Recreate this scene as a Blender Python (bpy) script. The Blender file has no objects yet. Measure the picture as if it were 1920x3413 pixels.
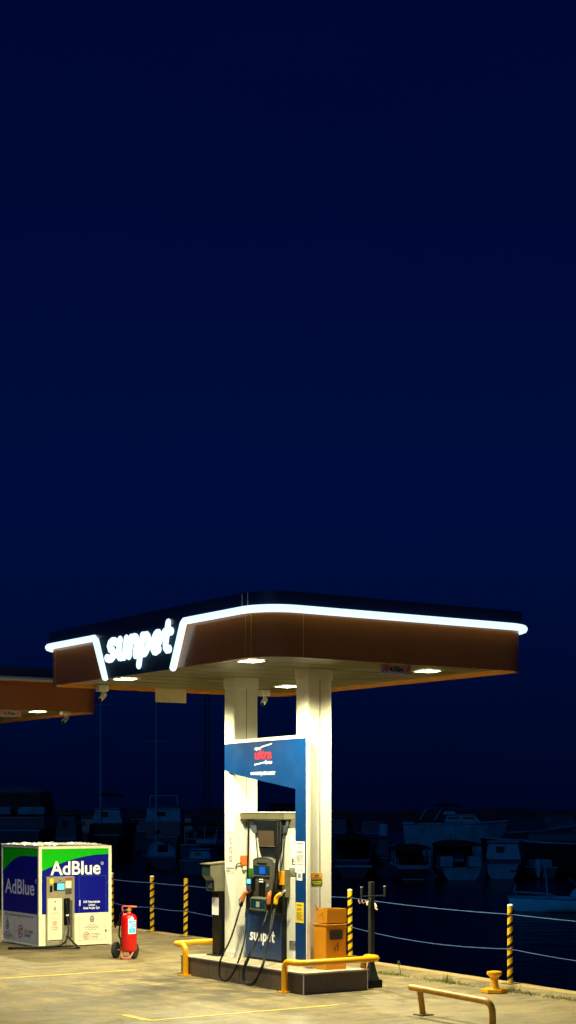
import bpy, math, random
from mathutils import Vector, noise as mnoise
R = math.radians
random.seed(7)
S = bpy.context.scene
COL = S.collection
TH = R(33.8)
CO, SI = math.cos(TH), math.sin(TH)
OX, OY = 0.2239, 23.2536            # station origin: near corner of the pump island
def W(a, b, z=0.0):                 # station coordinates -> world
    return (OX + a*CO - b*SI, OY + a*SI + b*CO, z)

# ------------------------------------------------------------------ materials
def mat(name, col, rough=.5, metal=0., var=.12, scale=6., bump=0., bscale=60., dirt=0., emit=None, estr=0., dcol=(.03, .022, .012), spec=.5):
    m = bpy.data.materials.new(name); m.use_nodes = True
    nt = m.node_tree; N = nt.nodes; L = nt.links
    p = N['Principled BSDF']
    p.inputs['Roughness'].default_value = rough; p.inputs['Metallic'].default_value = metal
    p.inputs['Specular IOR Level'].default_value = spec
    tc = N.new('ShaderNodeTexCoord')
    n = N.new('ShaderNodeTexNoise'); n.inputs['Scale'].default_value = scale; n.inputs['Detail'].default_value = 6; n.inputs['Roughness'].default_value = .65
    L.new(tc.outputs['Object'], n.inputs['Vector'])
    mr = N.new('ShaderNodeMapRange'); mr.inputs[1].default_value = .3; mr.inputs[2].default_value = .7
    mr.inputs[3].default_value = 1-var; mr.inputs[4].default_value = 1+var
    L.new(n.outputs['Fac'], mr.inputs[0])
    mx = N.new('ShaderNodeMix'); mx.data_type = 'RGBA'; mx.blend_type = 'MULTIPLY'; mx.inputs['Factor'].default_value = 1
    mx.inputs['A'].default_value = (*col, 1)
    cb = N.new('ShaderNodeCombineColor')
    for i in range(3): L.new(mr.outputs[0], cb.inputs[i])
    L.new(cb.outputs[0], mx.inputs['B'])
    out = mx.outputs['Result']
    if dirt > 0:
        n2 = N.new('ShaderNodeTexNoise'); n2.inputs['Scale'].default_value = scale*2.3; n2.inputs['Detail'].default_value = 9; n2.inputs['Roughness'].default_value = .75
        mp = N.new('ShaderNodeMapping'); mp.inputs['Scale'].default_value = (1, 1, .25); mp.inputs['Location'].default_value = (3.1, 7.7, 1.3)
        L.new(tc.outputs['Object'], mp.inputs['Vector']); L.new(mp.outputs[0], n2.inputs['Vector'])
        rr = N.new('ShaderNodeMapRange'); rr.inputs[1].default_value = .5; rr.inputs[2].default_value = .75; rr.inputs[3].default_value = 0; rr.inputs[4].default_value = dirt
        L.new(n2.outputs['Fac'], rr.inputs[0])
        m2 = N.new('ShaderNodeMix'); m2.data_type = 'RGBA'; m2.inputs['B'].default_value = (*dcol, 1)
        L.new(rr.outputs[0], m2.inputs['Factor']); L.new(out, m2.inputs['A']); out = m2.outputs['Result']
    L.new(out, p.inputs['Base Color'])
    rm = N.new('ShaderNodeMapRange'); rm.inputs[3].default_value = max(.03, rough-.1); rm.inputs[4].default_value = min(1, rough+.12)
    L.new(n.outputs['Fac'], rm.inputs[0]); L.new(rm.outputs[0], p.inputs['Roughness'])
    if bump > 0:
        b = N.new('ShaderNodeBump'); b.inputs['Strength'].default_value = bump; b.inputs['Distance'].default_value = .01
        n3 = N.new('ShaderNodeTexNoise'); n3.inputs['Scale'].default_value = bscale; n3.inputs['Detail'].default_value = 4
        L.new(tc.outputs['Object'], n3.inputs['Vector']); L.new(n3.outputs['Fac'], b.inputs['Height']); L.new(b.outputs[0], p.inputs['Normal'])
    if emit:
        p.inputs['Emission Color'].default_value = (*emit, 1); p.inputs['Emission Strength'].default_value = estr
    return m

def nd(nt, t, **k):
    n = nt.nodes.new(t)
    for a, b in k.items(): setattr(n, a, b)
    return n
def mth(nt, op, a, b=None, c=None):
    n = nt.nodes.new('ShaderNodeMath'); n.operation = op
    for i, x in enumerate((a, b, c)):
        if x is None: continue
        if isinstance(x, (int, float)): n.inputs[i].default_value = x
        else: nt.links.new(x, n.inputs[i])
    return n.outputs[0]
def mixc(nt, fac, a, b, mode='MIX'):
    n = nt.nodes.new('ShaderNodeMix'); n.data_type = 'RGBA'; n.blend_type = mode
    for key, x in (('Factor', fac), ('A', a), ('B', b)):
        if isinstance(x, (int, float)): n.inputs[key].default_value = x
        elif isinstance(x, tuple): n.inputs[key].default_value = (*x, 1)
        else: nt.links.new(x, n.inputs[key])
    return n.outputs['Result']
def ramp(nt, fac, a, b, lo=0., hi=1.):
    n = nt.nodes.new('ShaderNodeMapRange'); nt.links.new(fac, n.inputs[0])
    for i, x in enumerate((a, b, lo, hi)): n.inputs[i+1].default_value = x
    return n.outputs[0]
def tex(nt, vec, scale, detail=5, rough=.6, sc=None):
    n = nt.nodes.new('ShaderNodeTexNoise'); n.inputs['Scale'].default_value = scale; n.inputs['Detail'].default_value = detail; n.inputs['Roughness'].default_value = rough
    if sc:
        mp = nt.nodes.new('ShaderNodeMapping'); mp.inputs['Scale'].default_value = sc; nt.links.new(vec, mp.inputs['Vector']); vec = mp.outputs[0]
    nt.links.new(vec, n.inputs['Vector']); return n.outputs['Fac']

def concrete_mat():
    m = bpy.data.materials.new('concrete_apron'); m.use_nodes = True; nt = m.node_tree; L = nt.links; p = nt.nodes['Principled BSDF']
    o = nd(nt, 'ShaderNodeTexCoord').outputs['Object']
    sep = nd(nt, 'ShaderNodeSeparateXYZ'); L.new(o, sep.inputs[0]); x, y = sep.outputs[0], sep.outputs[1]
    big = tex(nt, o, .55, 6, .62); mid = tex(nt, o, 2.6, 7, .68); fine = tex(nt, o, 42, 4, .6)
    c = mixc(nt, ramp(nt, big, .35, .68), (.275, .205, .094), (.165, .125, .062))
    c = mixc(nt, ramp(nt, mid, .44, .66, 0, .5), c, (.34, .255, .115))
    strk = tex(nt, o, 1.3, 9, .74, (.7, 1.7, 1))
    c = mixc(nt, ramp(nt, strk, .48, .62, 0, .8), c, (.10, .078, .045))
    # traffic wear and spills around the pump bay
    d = nd(nt, 'ShaderNodeVectorMath', operation='DISTANCE'); L.new(o, d.inputs[0]); d.inputs[1].default_value = (-1.3, 1.6, 0)
    near = ramp(nt, d.outputs['Value'], 1.0, 5.5, 1, 0)
    sp = tex(nt, o, 1.15, 9, .75, (1.5, .75, 1))
    c = mixc(nt, mth(nt, 'MULTIPLY', near, ramp(nt, sp, .43, .56, 0, .92)), c, (.06, .047, .03))
    sp2 = tex(nt, o, 5.5, 5, .6)
    c = mixc(nt, mth(nt, 'MULTIPLY', near, ramp(nt, sp2, .62, .70, 0, .6)), c, (.05, .038, .028))
    lt = tex(nt, o, 1.7, 7, .72, (.8, 1.5, 1))
    c = mixc(nt, ramp(nt, lt, .60, .70, 0, .38), c, (.50, .39, .20))
    c = mixc(nt, .7, c, mixc(nt, ramp(nt, fine, .3, .7), (.7, .7, .7), (1.25, 1.25, 1.25)), 'MULTIPLY')
    # dark foot of the island and the quay posts
    # expansion joints and cracks
    def joint(co, k, w=.012):
        wob = mth(nt, 'MULTIPLY', mth(nt, 'SUBTRACT', mid, .5), .05)
        return mth(nt, 'LESS_THAN', mth(nt, 'ABSOLUTE', mth(nt, 'SUBTRACT', mth(nt, 'ADD', co, wob), k)), w)
    js = joint(x, 2.76, .018)
    for k in (-1.9, -6.5): js = mth(nt, 'MAXIMUM', js, joint(x, k))
    for k in (-.42, -5.2, 4.05, 8.6, 13.2): js = mth(nt, 'MAXIMUM', js, joint(y, k))
    vo = nd(nt, 'ShaderNodeTexVoronoi', feature='DISTANCE_TO_EDGE'); vo.inputs['Scale'].default_value = .42
    wv = nd(nt, 'ShaderNodeVectorMath', operation='MULTIPLY_ADD')
    nn = nd(nt, 'ShaderNodeTexNoise'); nn.inputs['Scale'].default_value = 1.6; nn.inputs['Detail'].default_value = 8; L.new(o, nn.inputs['Vector'])
    L.new(nn.outputs['Color'], wv.inputs[0]); wv.inputs[1].default_value = (1.3, 1.3, 0); L.new(o, wv.inputs[2]); L.new(wv.outputs[0], vo.inputs['Vector'])
    crack = mth(nt, 'MULTIPLY', mth(nt, 'LESS_THAN', vo.outputs['Distance'], .0065), ramp(nt, big, .45, .55))
    js = mth(nt, 'MAXIMUM', js, crack)
    c = mixc(nt, mth(nt, 'MULTIPLY', js, .5), c, (.06, .048, .032))
    L.new(c, p.inputs['Base Color']); L.new(ramp(nt, sp, .4, .65, .85, .5), p.inputs['Roughness'])
    b = nd(nt, 'ShaderNodeBump'); b.inputs['Strength'].default_value = .5; b.inputs['Distance'].default_value = .006
    L.new(mth(nt, 'SUBTRACT', mth(nt, 'ADD', fine, mth(nt, 'MULTIPLY', mid, 1.5)), mth(nt, 'MULTIPLY', js, 2.)), b.inputs['Height']); L.new(b.outputs[0], p.inputs['Normal'])
    return m

def paint_mat(name, col):            # worn road paint, concrete showing through
    m = bpy.data.materials.new(name); m.use_nodes = True; nt = m.node_tree; p = nt.nodes['Principled BSDF']
    o = nd(nt, 'ShaderNodeTexCoord').outputs['Object']
    w = tex(nt, o, 5, 9, .75); w2 = tex(nt, o, 30, 4, .6)
    f = mth(nt, 'MAXIMUM', ramp(nt, w, .47, .62, 0, .85), ramp(nt, w2, .55, .68, 0, .6))
    nt.links.new(mixc(nt, f, col, (.30, .225, .125)), p.inputs['Base Color']); p.inputs['Roughness'].default_value = .75
    return m

def stripe_mat():
    m = bpy.data.materials.new('striped_post_paint'); m.use_nodes = True; nt = m.node_tree; p = nt.nodes['Principled BSDF']
    o = nd(nt, 'ShaderNodeTexCoord').outputs['Object']
    sep = nd(nt, 'ShaderNodeSeparateXYZ'); nt.links.new(o, sep.inputs[0])
    ang = mth(nt, 'DIVIDE', mth(nt, 'ARCTAN2', sep.outputs[1], sep.outputs[0]), 2*math.pi)
    wob = mth(nt, 'MULTIPLY', tex(nt, o, 14, 4), .22)
    ph = mth(nt, 'FRACT', mth(nt, 'ADD', mth(nt, 'ADD', mth(nt, 'DIVIDE', sep.outputs[2], .158), mth(nt, 'MULTIPLY', ang, -1.0)), wob))
    k = mth(nt, 'MULTIPLY', mth(nt, 'LESS_THAN', ph, .37), mth(nt, 'LESS_THAN', sep.outputs[2], 1.13))
    yel = mixc(nt, ramp(nt, tex(nt, o, 22, 7, .7), .48, .68), (.72, .42, .008), (.24, .13, .01))
    nt.links.new(mixc(nt, k, yel, (.004, .004, .003)), p.inputs['Base Color']); p.inputs['Roughness'].default_value = .55; p.inputs['Specular IOR Level'].default_value = .25
    return m

def water_mat():
    m = bpy.data.materials.new('harbour_water'); m.use_nodes = True; nt = m.node_tree; p = nt.nodes['Principled BSDF']
    o = nd(nt, 'ShaderNodeTexCoord').outputs['Object']
    p.inputs['Base Color'].default_value = (.0, .0006, .0022, 1); p.inputs['Roughness'].default_value = .16; p.inputs['IOR'].default_value = 1.22
    p.inputs['Specular IOR Level'].default_value = .03
    b = nd(nt, 'ShaderNodeBump'); b.inputs['Strength'].default_value = .85; b.inputs['Distance'].default_value = .12
    h = mth(nt, 'ADD', tex(nt, o, .9, 5, .6), mth(nt, 'MULTIPLY', tex(nt, o, .22, 3), 2.5))
    nt.links.new(h, b.inputs['Height']); nt.links.new(b.outputs[0], p.inputs['Normal'])
    return m

M = dict(
  white=mat('white_cladding', (.74, .72, .62), .3, var=.05, dirt=.10, dcol=(.42, .36, .24)),
  plinth=mat('white_plinth', (.74, .72, .66), .45, var=.08, dirt=.35, dcol=(.3, .25, .18)),
  seam=mat('dark_seam', (.05, .045, .035), .6),
  soffit=mat('soffit_panel', (.17, .16, .095), .35, var=.2, scale=2, dirt=.2),
  fascia=mat('orange_fascia', (.32, .095, .015), .22, var=.05, scale=2),
  fascia_lit=mat('orange_fascia_lit', (.62, .25, .02), .4, var=.08),  # brighter copy of the fascia, lamp light on the rim put into the colour
  navy=mat('navy_fascia_band', (.006, .012, .04), .3, var=.1),
  navyp=mat('navy_sign_field', (.0, .020, .045), .6, var=.1, spec=.1),
  led=mat('cold_light_tube', (.8, .9, 1), .4, emit=(.66, .92, 1.0), estr=1.3),
  ledoff=mat('unlit_light_tube', (.30, .28, .25), .45),
  letter=mat('lit_sign_letter', (.8, .9, 1), .4, emit=(.68, .93, 1.0), estr=1.35),
  lamp=mat('lamp_diffuser', (1, .95, .8), .4, emit=(1.0, .90, .50), estr=40.),
  lampframe=mat('lamp_frame', (.6, .58, .5), .4),
  blue=mat('blue_sign_panel', (.0, .030, .140), .35, var=.07, scale=3, spec=.25),
  pblue=mat('pump_blue_panel', (.001, .032, .125), .3, var=.14, scale=5, dirt=.25, dcol=(.05, .06, .07)),
  red=mat('red_print', (.45, .004, .02), .4), wprint=mat('white_print', (.85, .87, .88), .4, var=.03),
  dprint=mat('dark_print', (.05, .045, .04), .6), gprint=mat('grey_print', (.25, .24, .22), .6),
  console=mat('grey_console', (.065, .062, .046), .42, var=.12, dirt=.3),
  beam=mat('olive_grey_head', (.105, .092, .048), .45, dirt=.25),
  black=mat('black_plastic', (.003, .003, .0035), .4, spec=.22), rubber=mat('black_rubber', (.003, .003, .003), .45, bump=.2, spec=.25),
  tower=mat('dark_slate_plastic', (.004, .006, .008), .4, spec=.25), panel=mat('brown_display_glass', (.06, .042, .028), .3),
  ear=mat('blue_grey_plastic', (.04, .05, .075), .45),
  screen=mat('blue_screen', (.01, .05, .3), .2, emit=(.01, .09, .75), estr=.55), screenb=mat('dark_teal_screen', (.004, .03, .045), .15),
  cyan=mat('cyan_screen', (.1, .4, .6), .2, emit=(.12, .55, .9), estr=.9),
  steel=mat('brushed_steel', (.42, .41, .38), .32, .8, dirt=.2), zinc=mat('galvanised_rope', (.035, .085, .24), .55, spec=.3),
  nozo=mat('orange_nozzle', (.50, .13, .015), .4), nozy=mat('yellow_nozzle', (.70, .38, .01), .4), alu=mat('bright_metal', (.75, .74, .7), .25, .7),
  green=mat('green_cover', (.03, .13, .012), .4), amber=mat('amber_cover', (.75, .31, .01), .35),
  beacon=mat('orange_beacon', (.60, .10, .005), .3, emit=(1, .2, .02), estr=.35), beaconl=mat('red_pilot_light', (.9, .15, .1), .3, emit=(1, .25, .12), estr=2.),
  yellow=mat('yellow_rail_paint', (.80, .37, .002), .3, var=.12, scale=4, dirt=.22, dcol=(.20, .09, .01)),
  worn=mat('worn_yellow_rail_paint', (.60, .28, .006), .42, var=.25, scale=2.2, dirt=1., dcol=(.05, .03, .012)),
  stripe=stripe_mat(), foot=mat('rusty_steel', (.14, .09, .04), .7, dirt=.4),
  bin=mat('orange_bin_paint', (.64, .25, .003), .42, var=.1, scale=5, dirt=.14, dcol=(.25, .09, .01)), bindark=mat('bin_inside_shade', (.02, .012, .006), .8),  # near-black shade colour for the bin slot, tray inside and neck gap
  binmark=mat('bin_mark', (.22, .06, .01), .6), stick=mat('brown_wood', (.20, .05, .015), .6),
  tile=mat('brown_stone_cladding', (.085, .06, .046), .38, var=.22, scale=7, bump=.1, dirt=.35), slab=mat('island_top', (.42, .35, .24), .6, var=.2, scale=5, dirt=.4, dcol=(.14, .1, .06)),
  trim=mat('aluminium_trim', (.72, .70, .64), .3, .3),
  dpost=mat('dark_grey_steel', (.014, .018, .018), .5, spec=.25, var=.2, dirt=.2, dcol=(.06, .05, .04)), kgrey=mat('khaki_grey_box', (.15, .138, .095), .45, dirt=.1),
  kface=mat('dark_teal_plastic', (.012, .028, .03), .3), kdark=mat('black_brown_pedestal', (.005, .0045, .004), .45, spec=.25),
  paper=mat('white_paper', (.78, .74, .74), .7, var=.04), pink=mat('pink_print', (.75, .25, .35), .6), ypaper=mat('yellow_notice', (.80, .55, .015), .6, var=.06),
  ostick=mat('orange_sticker', (.78, .32, .01), .5), gstick=mat('green_sticker', (.05, .11, .01), .5),
  rpaint=mat('red_enamel', (.46, .003, .003), .28, var=.08, dirt=.12, dcol=(.2, .01, .005)), rframe=mat('red_frame_paint', (.62, .12, .07), .4), brass=mat('brass_valve', (.6, .38, .12), .35, .6),
  lblue=mat('light_blue_label', (.06, .36, .66), .5), tyre=mat('tyre_rubber', (.012, .014, .013), .65, bump=.3), hub=mat('dark_green_hub', (.02, .035, .03), .5),
  cream=mat('cream_frame', (.80, .75, .55), .4, dirt=.1, dcol=(.3, .25, .12)), awhite=mat('cream_white_panel', (.78, .72, .52), .4, var=.06, dirt=.12, dcol=(.4, .32, .16)), agrey=mat('grey_white_panel', (.55, .53, .54), .4, var=.06, dirt=.12),
  ablue=mat('deep_blue_vinyl', (.001, .003, .22), .45, var=.06, spec=.15), agreen=mat('green_vinyl', (.003, .42, .002), .45, var=.06, spec=.15), adoor=mat('door_outline_blue', (.02, .05, .30), .4),
  adisp=mat('brushed_beige_steel', (.36, .32, .22), .35, .4, dirt=.2), lilac=mat('lilac_print', (.55, .55, .75), .5), maroon=mat('maroon_print', (.33, .05, .05), .5), slate=mat('slate_print', (.16, .15, .20), .5),
  film=mat('crumpled_plastic', (.78, .76, .66), .18, var=.1, scale=12), cloth=mat('cream_rag', (.7, .58, .38), .8), purple=mat('mauve_string', (.25, .12, .14), .7),
  cam=mat('camera_housing', (.7, .68, .6), .35), board=mat('cream_board', (.62, .52, .33), .6),
  hazard=mat('hazard_board', (.55, .45, .42), .6), hred=mat('hazard_red', (.6, .06, .05), .6),
  grass=mat('weed_green', (.10, .12, .012), .8, var=.35, scale=9), rock=mat('breakwater_rock', (.0, .003, .012), .9, var=.4, scale=.6), wallm=mat('quay_stone', (.34, .245, .10), .8, dirt=.5, dcol=(.16, .11, .05)),
  bwhite=mat('night_white_gelcoat', (.013, .15, .26), .6, spec=.2, var=.35, scale=.9, dirt=.9, dcol=(.002, .028, .06)), bnear=mat('pale_blue_gelcoat', (.04, .48, .74), .5, var=.2, scale=1.5, dirt=.3, dcol=(.01, .1, .16)), bgrey=mat('night_grey_gelcoat', (.003, .036, .075), .6, spec=.15, var=.4, scale=1.0, dirt=.95, dcol=(.0008, .008, .02)),  # blue night dimness put into white and grey gelcoat; dark patches break up shapes
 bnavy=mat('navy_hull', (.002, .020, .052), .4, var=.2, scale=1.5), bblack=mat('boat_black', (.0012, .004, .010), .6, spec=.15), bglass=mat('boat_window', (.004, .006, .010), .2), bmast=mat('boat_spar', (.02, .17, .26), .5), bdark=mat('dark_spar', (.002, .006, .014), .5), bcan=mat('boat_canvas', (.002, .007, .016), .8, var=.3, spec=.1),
)
M['ground'] = concrete_mat(); M['line'] = paint_mat('yellow_road_paint', (.66, .46, .04)); M['water'] = water_mat()

# ------------------------------------------------------------------ mesh tools
BASE = {}
class MB:
    def __init__(s): s.v = []; s.f = []
    def box(s, x0, x1, y0, y1, z0, z1):
        n = len(s.v); s.v += [(x, y, z) for z in (z0, z1) for y in (y0, y1) for x in (x0, x1)]
        s.f += [tuple(n+i for i in q) for q in ((0, 2, 3, 1), (4, 5, 7, 6), (0, 1, 5, 4), (2, 6, 7, 3), (0, 4, 6, 2), (1, 3, 7, 5))]; return s
    def prism(s, poly, ax, a0, a1):     # ax: extrusion axis; poly in the two remaining axes
        n = len(s.v); k = len(poly)
        for a in (a0, a1):
            for p, q in poly: s.v.append({'x': (a, p, q), 'y': (p, a, q), 'z': (p, q, a)}[ax])
        s.f.append(tuple(range(n, n+k))); s.f.append(tuple(range(n+2*k-1, n+k-1, -1)))
        for i in range(k): j = (i+1) % k; s.f.append((n+i, n+k+i, n+k+j, n+j))
        return s
    def loft(s, rings, caps=True, closed=False):
        n = len(s.v); k = len(rings[0])
        for r_ in rings: s.v += [tuple(p) for p in r_]
        m = len(rings)
        for i in range(m if closed else m-1):
            a, b = n+i*k, n+((i+1) % m)*k
            for j in range(k): q = (j+1) % k; s.f.append((a+j, a+q, b+q, b+j))
        if caps and not closed: s.f.append(tuple(range(n+k-1, n-1, -1))); s.f.append(tuple(range(n+(m-1)*k, n+m*k)))
        return s
    def tube(s, path, r, seg=8, rnd=False, sq=None, closed=False):
        P = [Vector(p) for p in path]; m = len(P); rings = []
        T = []
        for i in range(m):
            a = P[(i-1) % m] if (i > 0 or closed) else P[i]; b = P[(i+1) % m] if (i < m-1 or closed) else P[i]
            t = (b-a).normalized(); T.append(t)
        up = Vector((0, 0, 1)) if abs(T[0].z) < .9 else Vector((1, 0, 0))
        nrm = (up - T[0]*up.dot(T[0])).normalized()
        fr = []
        for i in range(m):
            nrm = (nrm - T[i]*nrm.dot(T[i])).normalized(); fr.append((P[i], T[i], nrm.copy(), T[i].cross(nrm)))
        rad = r if isinstance(r, (list, tuple)) else [r]*m
        def ring(c, n_, b_, q): return [c + (n_*math.cos(2*math.pi*j/seg) + b_*math.sin(2*math.pi*j/seg))*q for j in range(seg)]
        if rnd and not closed:
            c, t, n_, b_ = fr[0]
            for a in (80, 50, 25): rings.append(ring(c - t*rad[0]*math.sin(R(a)), n_, b_, rad[0]*math.cos(R(a))))
        for i, (c, t, n_, b_) in enumerate(fr): rings.append(ring(c, n_, b_, rad[i]))
        if rnd and not closed:
            c, t, n_, b_ = fr[-1]
            for a in (25, 50, 80): rings.append(ring(c + t*rad[-1]*math.sin(R(a)), n_, b_, rad[-1]*math.cos(R(a))))
        return s.loft(rings, closed=closed)
    def lathe(s, prof, c=(0, 0, 0), seg=20, ax='z'):
        rings = []
        for r_, z in prof:
            rg = []
            for j in range(seg):
                a = 2*math.pi*j/seg; p, q = r_*math.cos(a), r_*math.sin(a)
                rg.append({'z': (c[0]+p, c[1]+q, c[2]+z), 'x': (c[0]+z, c[1]+p, c[2]+q), 'y': (c[0]+q, c[1]+z, c[2]+p)}[ax])
            rings.append(rg)
        return s.loft(rings)
    def poly(s, pts):
        n = len(s.v); s.v += [tuple(p) for p in pts]; s.f.append(tuple(range(n, n+len(pts)))); return s
    def build(s, name, m, parent=None, bevel=0., smooth=False, base=None, rot=None):
        me = bpy.data.meshes.new(name)
        if parent is not None:
            rt = parent
            while rt.parent is not None: rt = rt.parent
            b = BASE.get(rt, (0, 0, 0))
        else: b = base or (0, 0, 0)
        me.from_pydata([(p[0]-b[0], p[1]-b[1], p[2]-b[2]) for p in s.v], [], s.f)
        import bmesh
        bm = bmesh.new(); bm.from_mesh(me); bmesh.ops.recalc_face_normals(bm, faces=bm.faces); bm.to_mesh(me); bm.free()
        me.materials.append(m)
        o = bpy.data.objects.new(name, me); COL.objects.link(o)
        if parent is not None: o.parent = parent
        elif base is not None:
            o.location = W(*base) ; o.rotation_euler = (0, 0, TH)
            BASE[o] = base
        if smooth:
            me.shade_smooth(); me.set_sharp_from_angle(angle=R(38))
        if bevel:
            mo = o.modifiers.new('bevel', 'BEVEL'); mo.width = bevel; mo.segments = 2; mo.limit_method = 'ANGLE'; mo.angle_limit = R(40)
        return o

def tag(o, label, cat, group=None):
    o['label'] = label; o['category'] = cat
    if group: o['group'] = group
    return o
def thing(name, label, cat, base, group=None):        # station-frame thing: parts are written in station coordinates
    o = bpy.data.objects.new(name, None); o.empty_display_size = .2; COL.objects.link(o)
    o.location = W(*base); o.rotation_euler = (0, 0, TH); BASE[o] = base
    return tag(o, label, cat, group)
def free_thing(name, label, cat, loc, rz=0, group=None):   # parts are written in the thing's own frame
    o = bpy.data.objects.new(name, None); o.empty_display_size = .2; COL.objects.link(o)
    o.location = loc; o.rotation_euler = (0, 0, rz); BASE[o] = (0, 0, 0)
    return tag(o, label, cat, group)
def struct(o): o['kind'] = 'structure'; return o

_tc = {}
def text_geo(s, shear=0., off=0.):
    k = (s, shear, off)
    if k in _tc: return _tc[k]
    cu = bpy.data.curves.new('t', 'FONT'); cu.body = s; cu.size = 1; cu.shear = shear; cu.offset = off; cu.resolution_u = 4
    ob = bpy.data.objects.new('t', cu); COL.objects.link(ob)
    dg = bpy.context.evaluated_depsgraph_get(); me = ob.evaluated_get(dg).to_mesh()
    r_ = ([(v.co.x, v.co.y) for v in me.vertices], [tuple(p.vertices) for p in me.polygons])
    ob.evaluated_get(dg).to_mesh_clear(); COL.objects.unlink(ob); bpy.data.objects.remove(ob); bpy.data.curves.remove(cu)
    _tc[k] = r_; return r_
def to3(plane, a, o, s, t):         # 'u': face looking to -u (reads towards -v); 'v': face looking to -v (reads towards +u)
    return (a, o[0]-s, o[1]+t) if plane == 'u' else (o[0]+s, a, o[1]+t)
def put_text(mb, s, plane, a, o, w, h, shear=0., off=.02):    # o = left end of the baseline
    v, f = text_geo(s, shear, off)
    x0 = min(p[0] for p in v); x1 = max(p[0] for p in v); sx = w/(x1-x0); sy = h/.729
    n = len(mb.v)
    mb.v += [to3(plane, a, o, (p[0]-x0)*sx, p[1]*sy) for p in v]; mb.f += [tuple(n+i for i in q) for q in f]; return mb
def put_poly(mb, pts, plane, a, o): return mb.poly([to3(plane, a, o, *p) for p in pts])
def put_arc(mb, c, r0, r1, a0, a1, plane, a, o, n=20, sx=1.):
    for i in range(n):
        p, q = R(a0+(a1-a0)*i/n), R(a0+(a1-a0)*(i+1)/n)
        put_poly(mb, [(c[0]+sx*r0*math.cos(p), c[1]+r0*math.sin(p)), (c[0]+sx*r1*math.cos(p), c[1]+r1*math.sin(p)), (c[0]+sx*r1*math.cos(q), c[1]+r1*math.sin(q)), (c[0]+sx*r0*math.cos(q), c[1]+r0*math.sin(q))], plane, a, o)
    return mb
def put_rect(mb, x0, x1, y0, y1, plane, a, o): return put_poly(mb, [(x0, y0), (x1, y0), (x1, y1), (x0, y1)], plane, a, o)

# stroke alphabet of the station's rounded lettering (x height 1)
def arc(cx, cy, rx, ry, a0, a1, n=7): return [(cx+rx*math.cos(R(a0+(a1-a0)*i/n)), cy+ry*math.sin(R(a0+(a1-a0)*i/n))) for i in range(n+1)]
GL = {
 's': [[(.56, .80), (.45, .86), (.30, .87), (.17, .80), (.14, .68), (.22, .57), (.40, .47), (.52, .36), (.52, .23), (.40, .14), (.24, .13), (.08, .19)]],
 'u': [[(.13, .87), (.13, .40)] + arc(.33, .34, .2, .21, 180, 330), [(.55, .87), (.55, .13)]],
 'n': [[(.13, .13), (.13, .87)], [(.13, .60)] + arc(.34, .66, .2, .21, 150, 0) + [(.55, .13)]],
 'p': [[(.13, .87), (.13, -.32)], arc(.35, .5, .21, .37, 180, -180, 14)],
 'e': [[(.18, .50), (.54, .50), (.56, .62)] + arc(.35, .5, .21, .37, 25, 300, 11) + [(.54, .20)]],
 't': [[(.20, 1.20), (.20, .38), (.24, .22), (.33, .14), (.46, .14)], [(.06, .85), (.44, .85)]],
}
ADV = {'s': .69, 'u': .73, 'n': .73, 'p': .72, 'e': .72, 't': .52}
def put_logo(plane, a, o, w, xh, name, m, parent, shear=.2, r=.135, thick=.05):
    tot = sum(ADV[c] for c in 'sunpet')-.06; sx = w/(tot+shear*.9); x = 0
    for c in 'sunpet':
        mb = MB()
        for st in GL[c]:
            t = MB(); t.tube([((px+x+shear*py)*sx, py*xh, 0) for px, py in st], r*xh*1.08, 10, True)
            n = len(mb.v)
            for p in t.v:
                q = to3(plane, a, o, p[0], p[1]); d = p[2]/(r*xh)*thick/2
                mb.v.append((q[0]+d, q[1], q[2]) if plane == 'u' else (q[0], q[1]+d, q[2]))
            mb.f += [tuple(n+i for i in q) for q in t.f]
        mb.build(name, m, parent, smooth=True); x += ADV[c]

def rrect(u0, u1, v0, v1, r, n=8):
    pts = []
    for cx, cy, a in ((u1-r, v0+r, -90), (u1-r, v1-r, 0), (u0+r, v1-r, 90), (u0+r, v0+r, 180)):
        pts += [(cx+r*math.cos(R(a+90*i/n)), cy+r*math.sin(R(a+90*i/n))) for i in range(n+1)]
    return pts
def ringwall(mb, outer, inner, z0, z1):
    mb.loft([[(*p, z0) for p in outer], [(*p, z1) for p in outer], [(*p, z1) for p in inner], [(*p, z0) for p in inner]], closed=True); return mb

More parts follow.
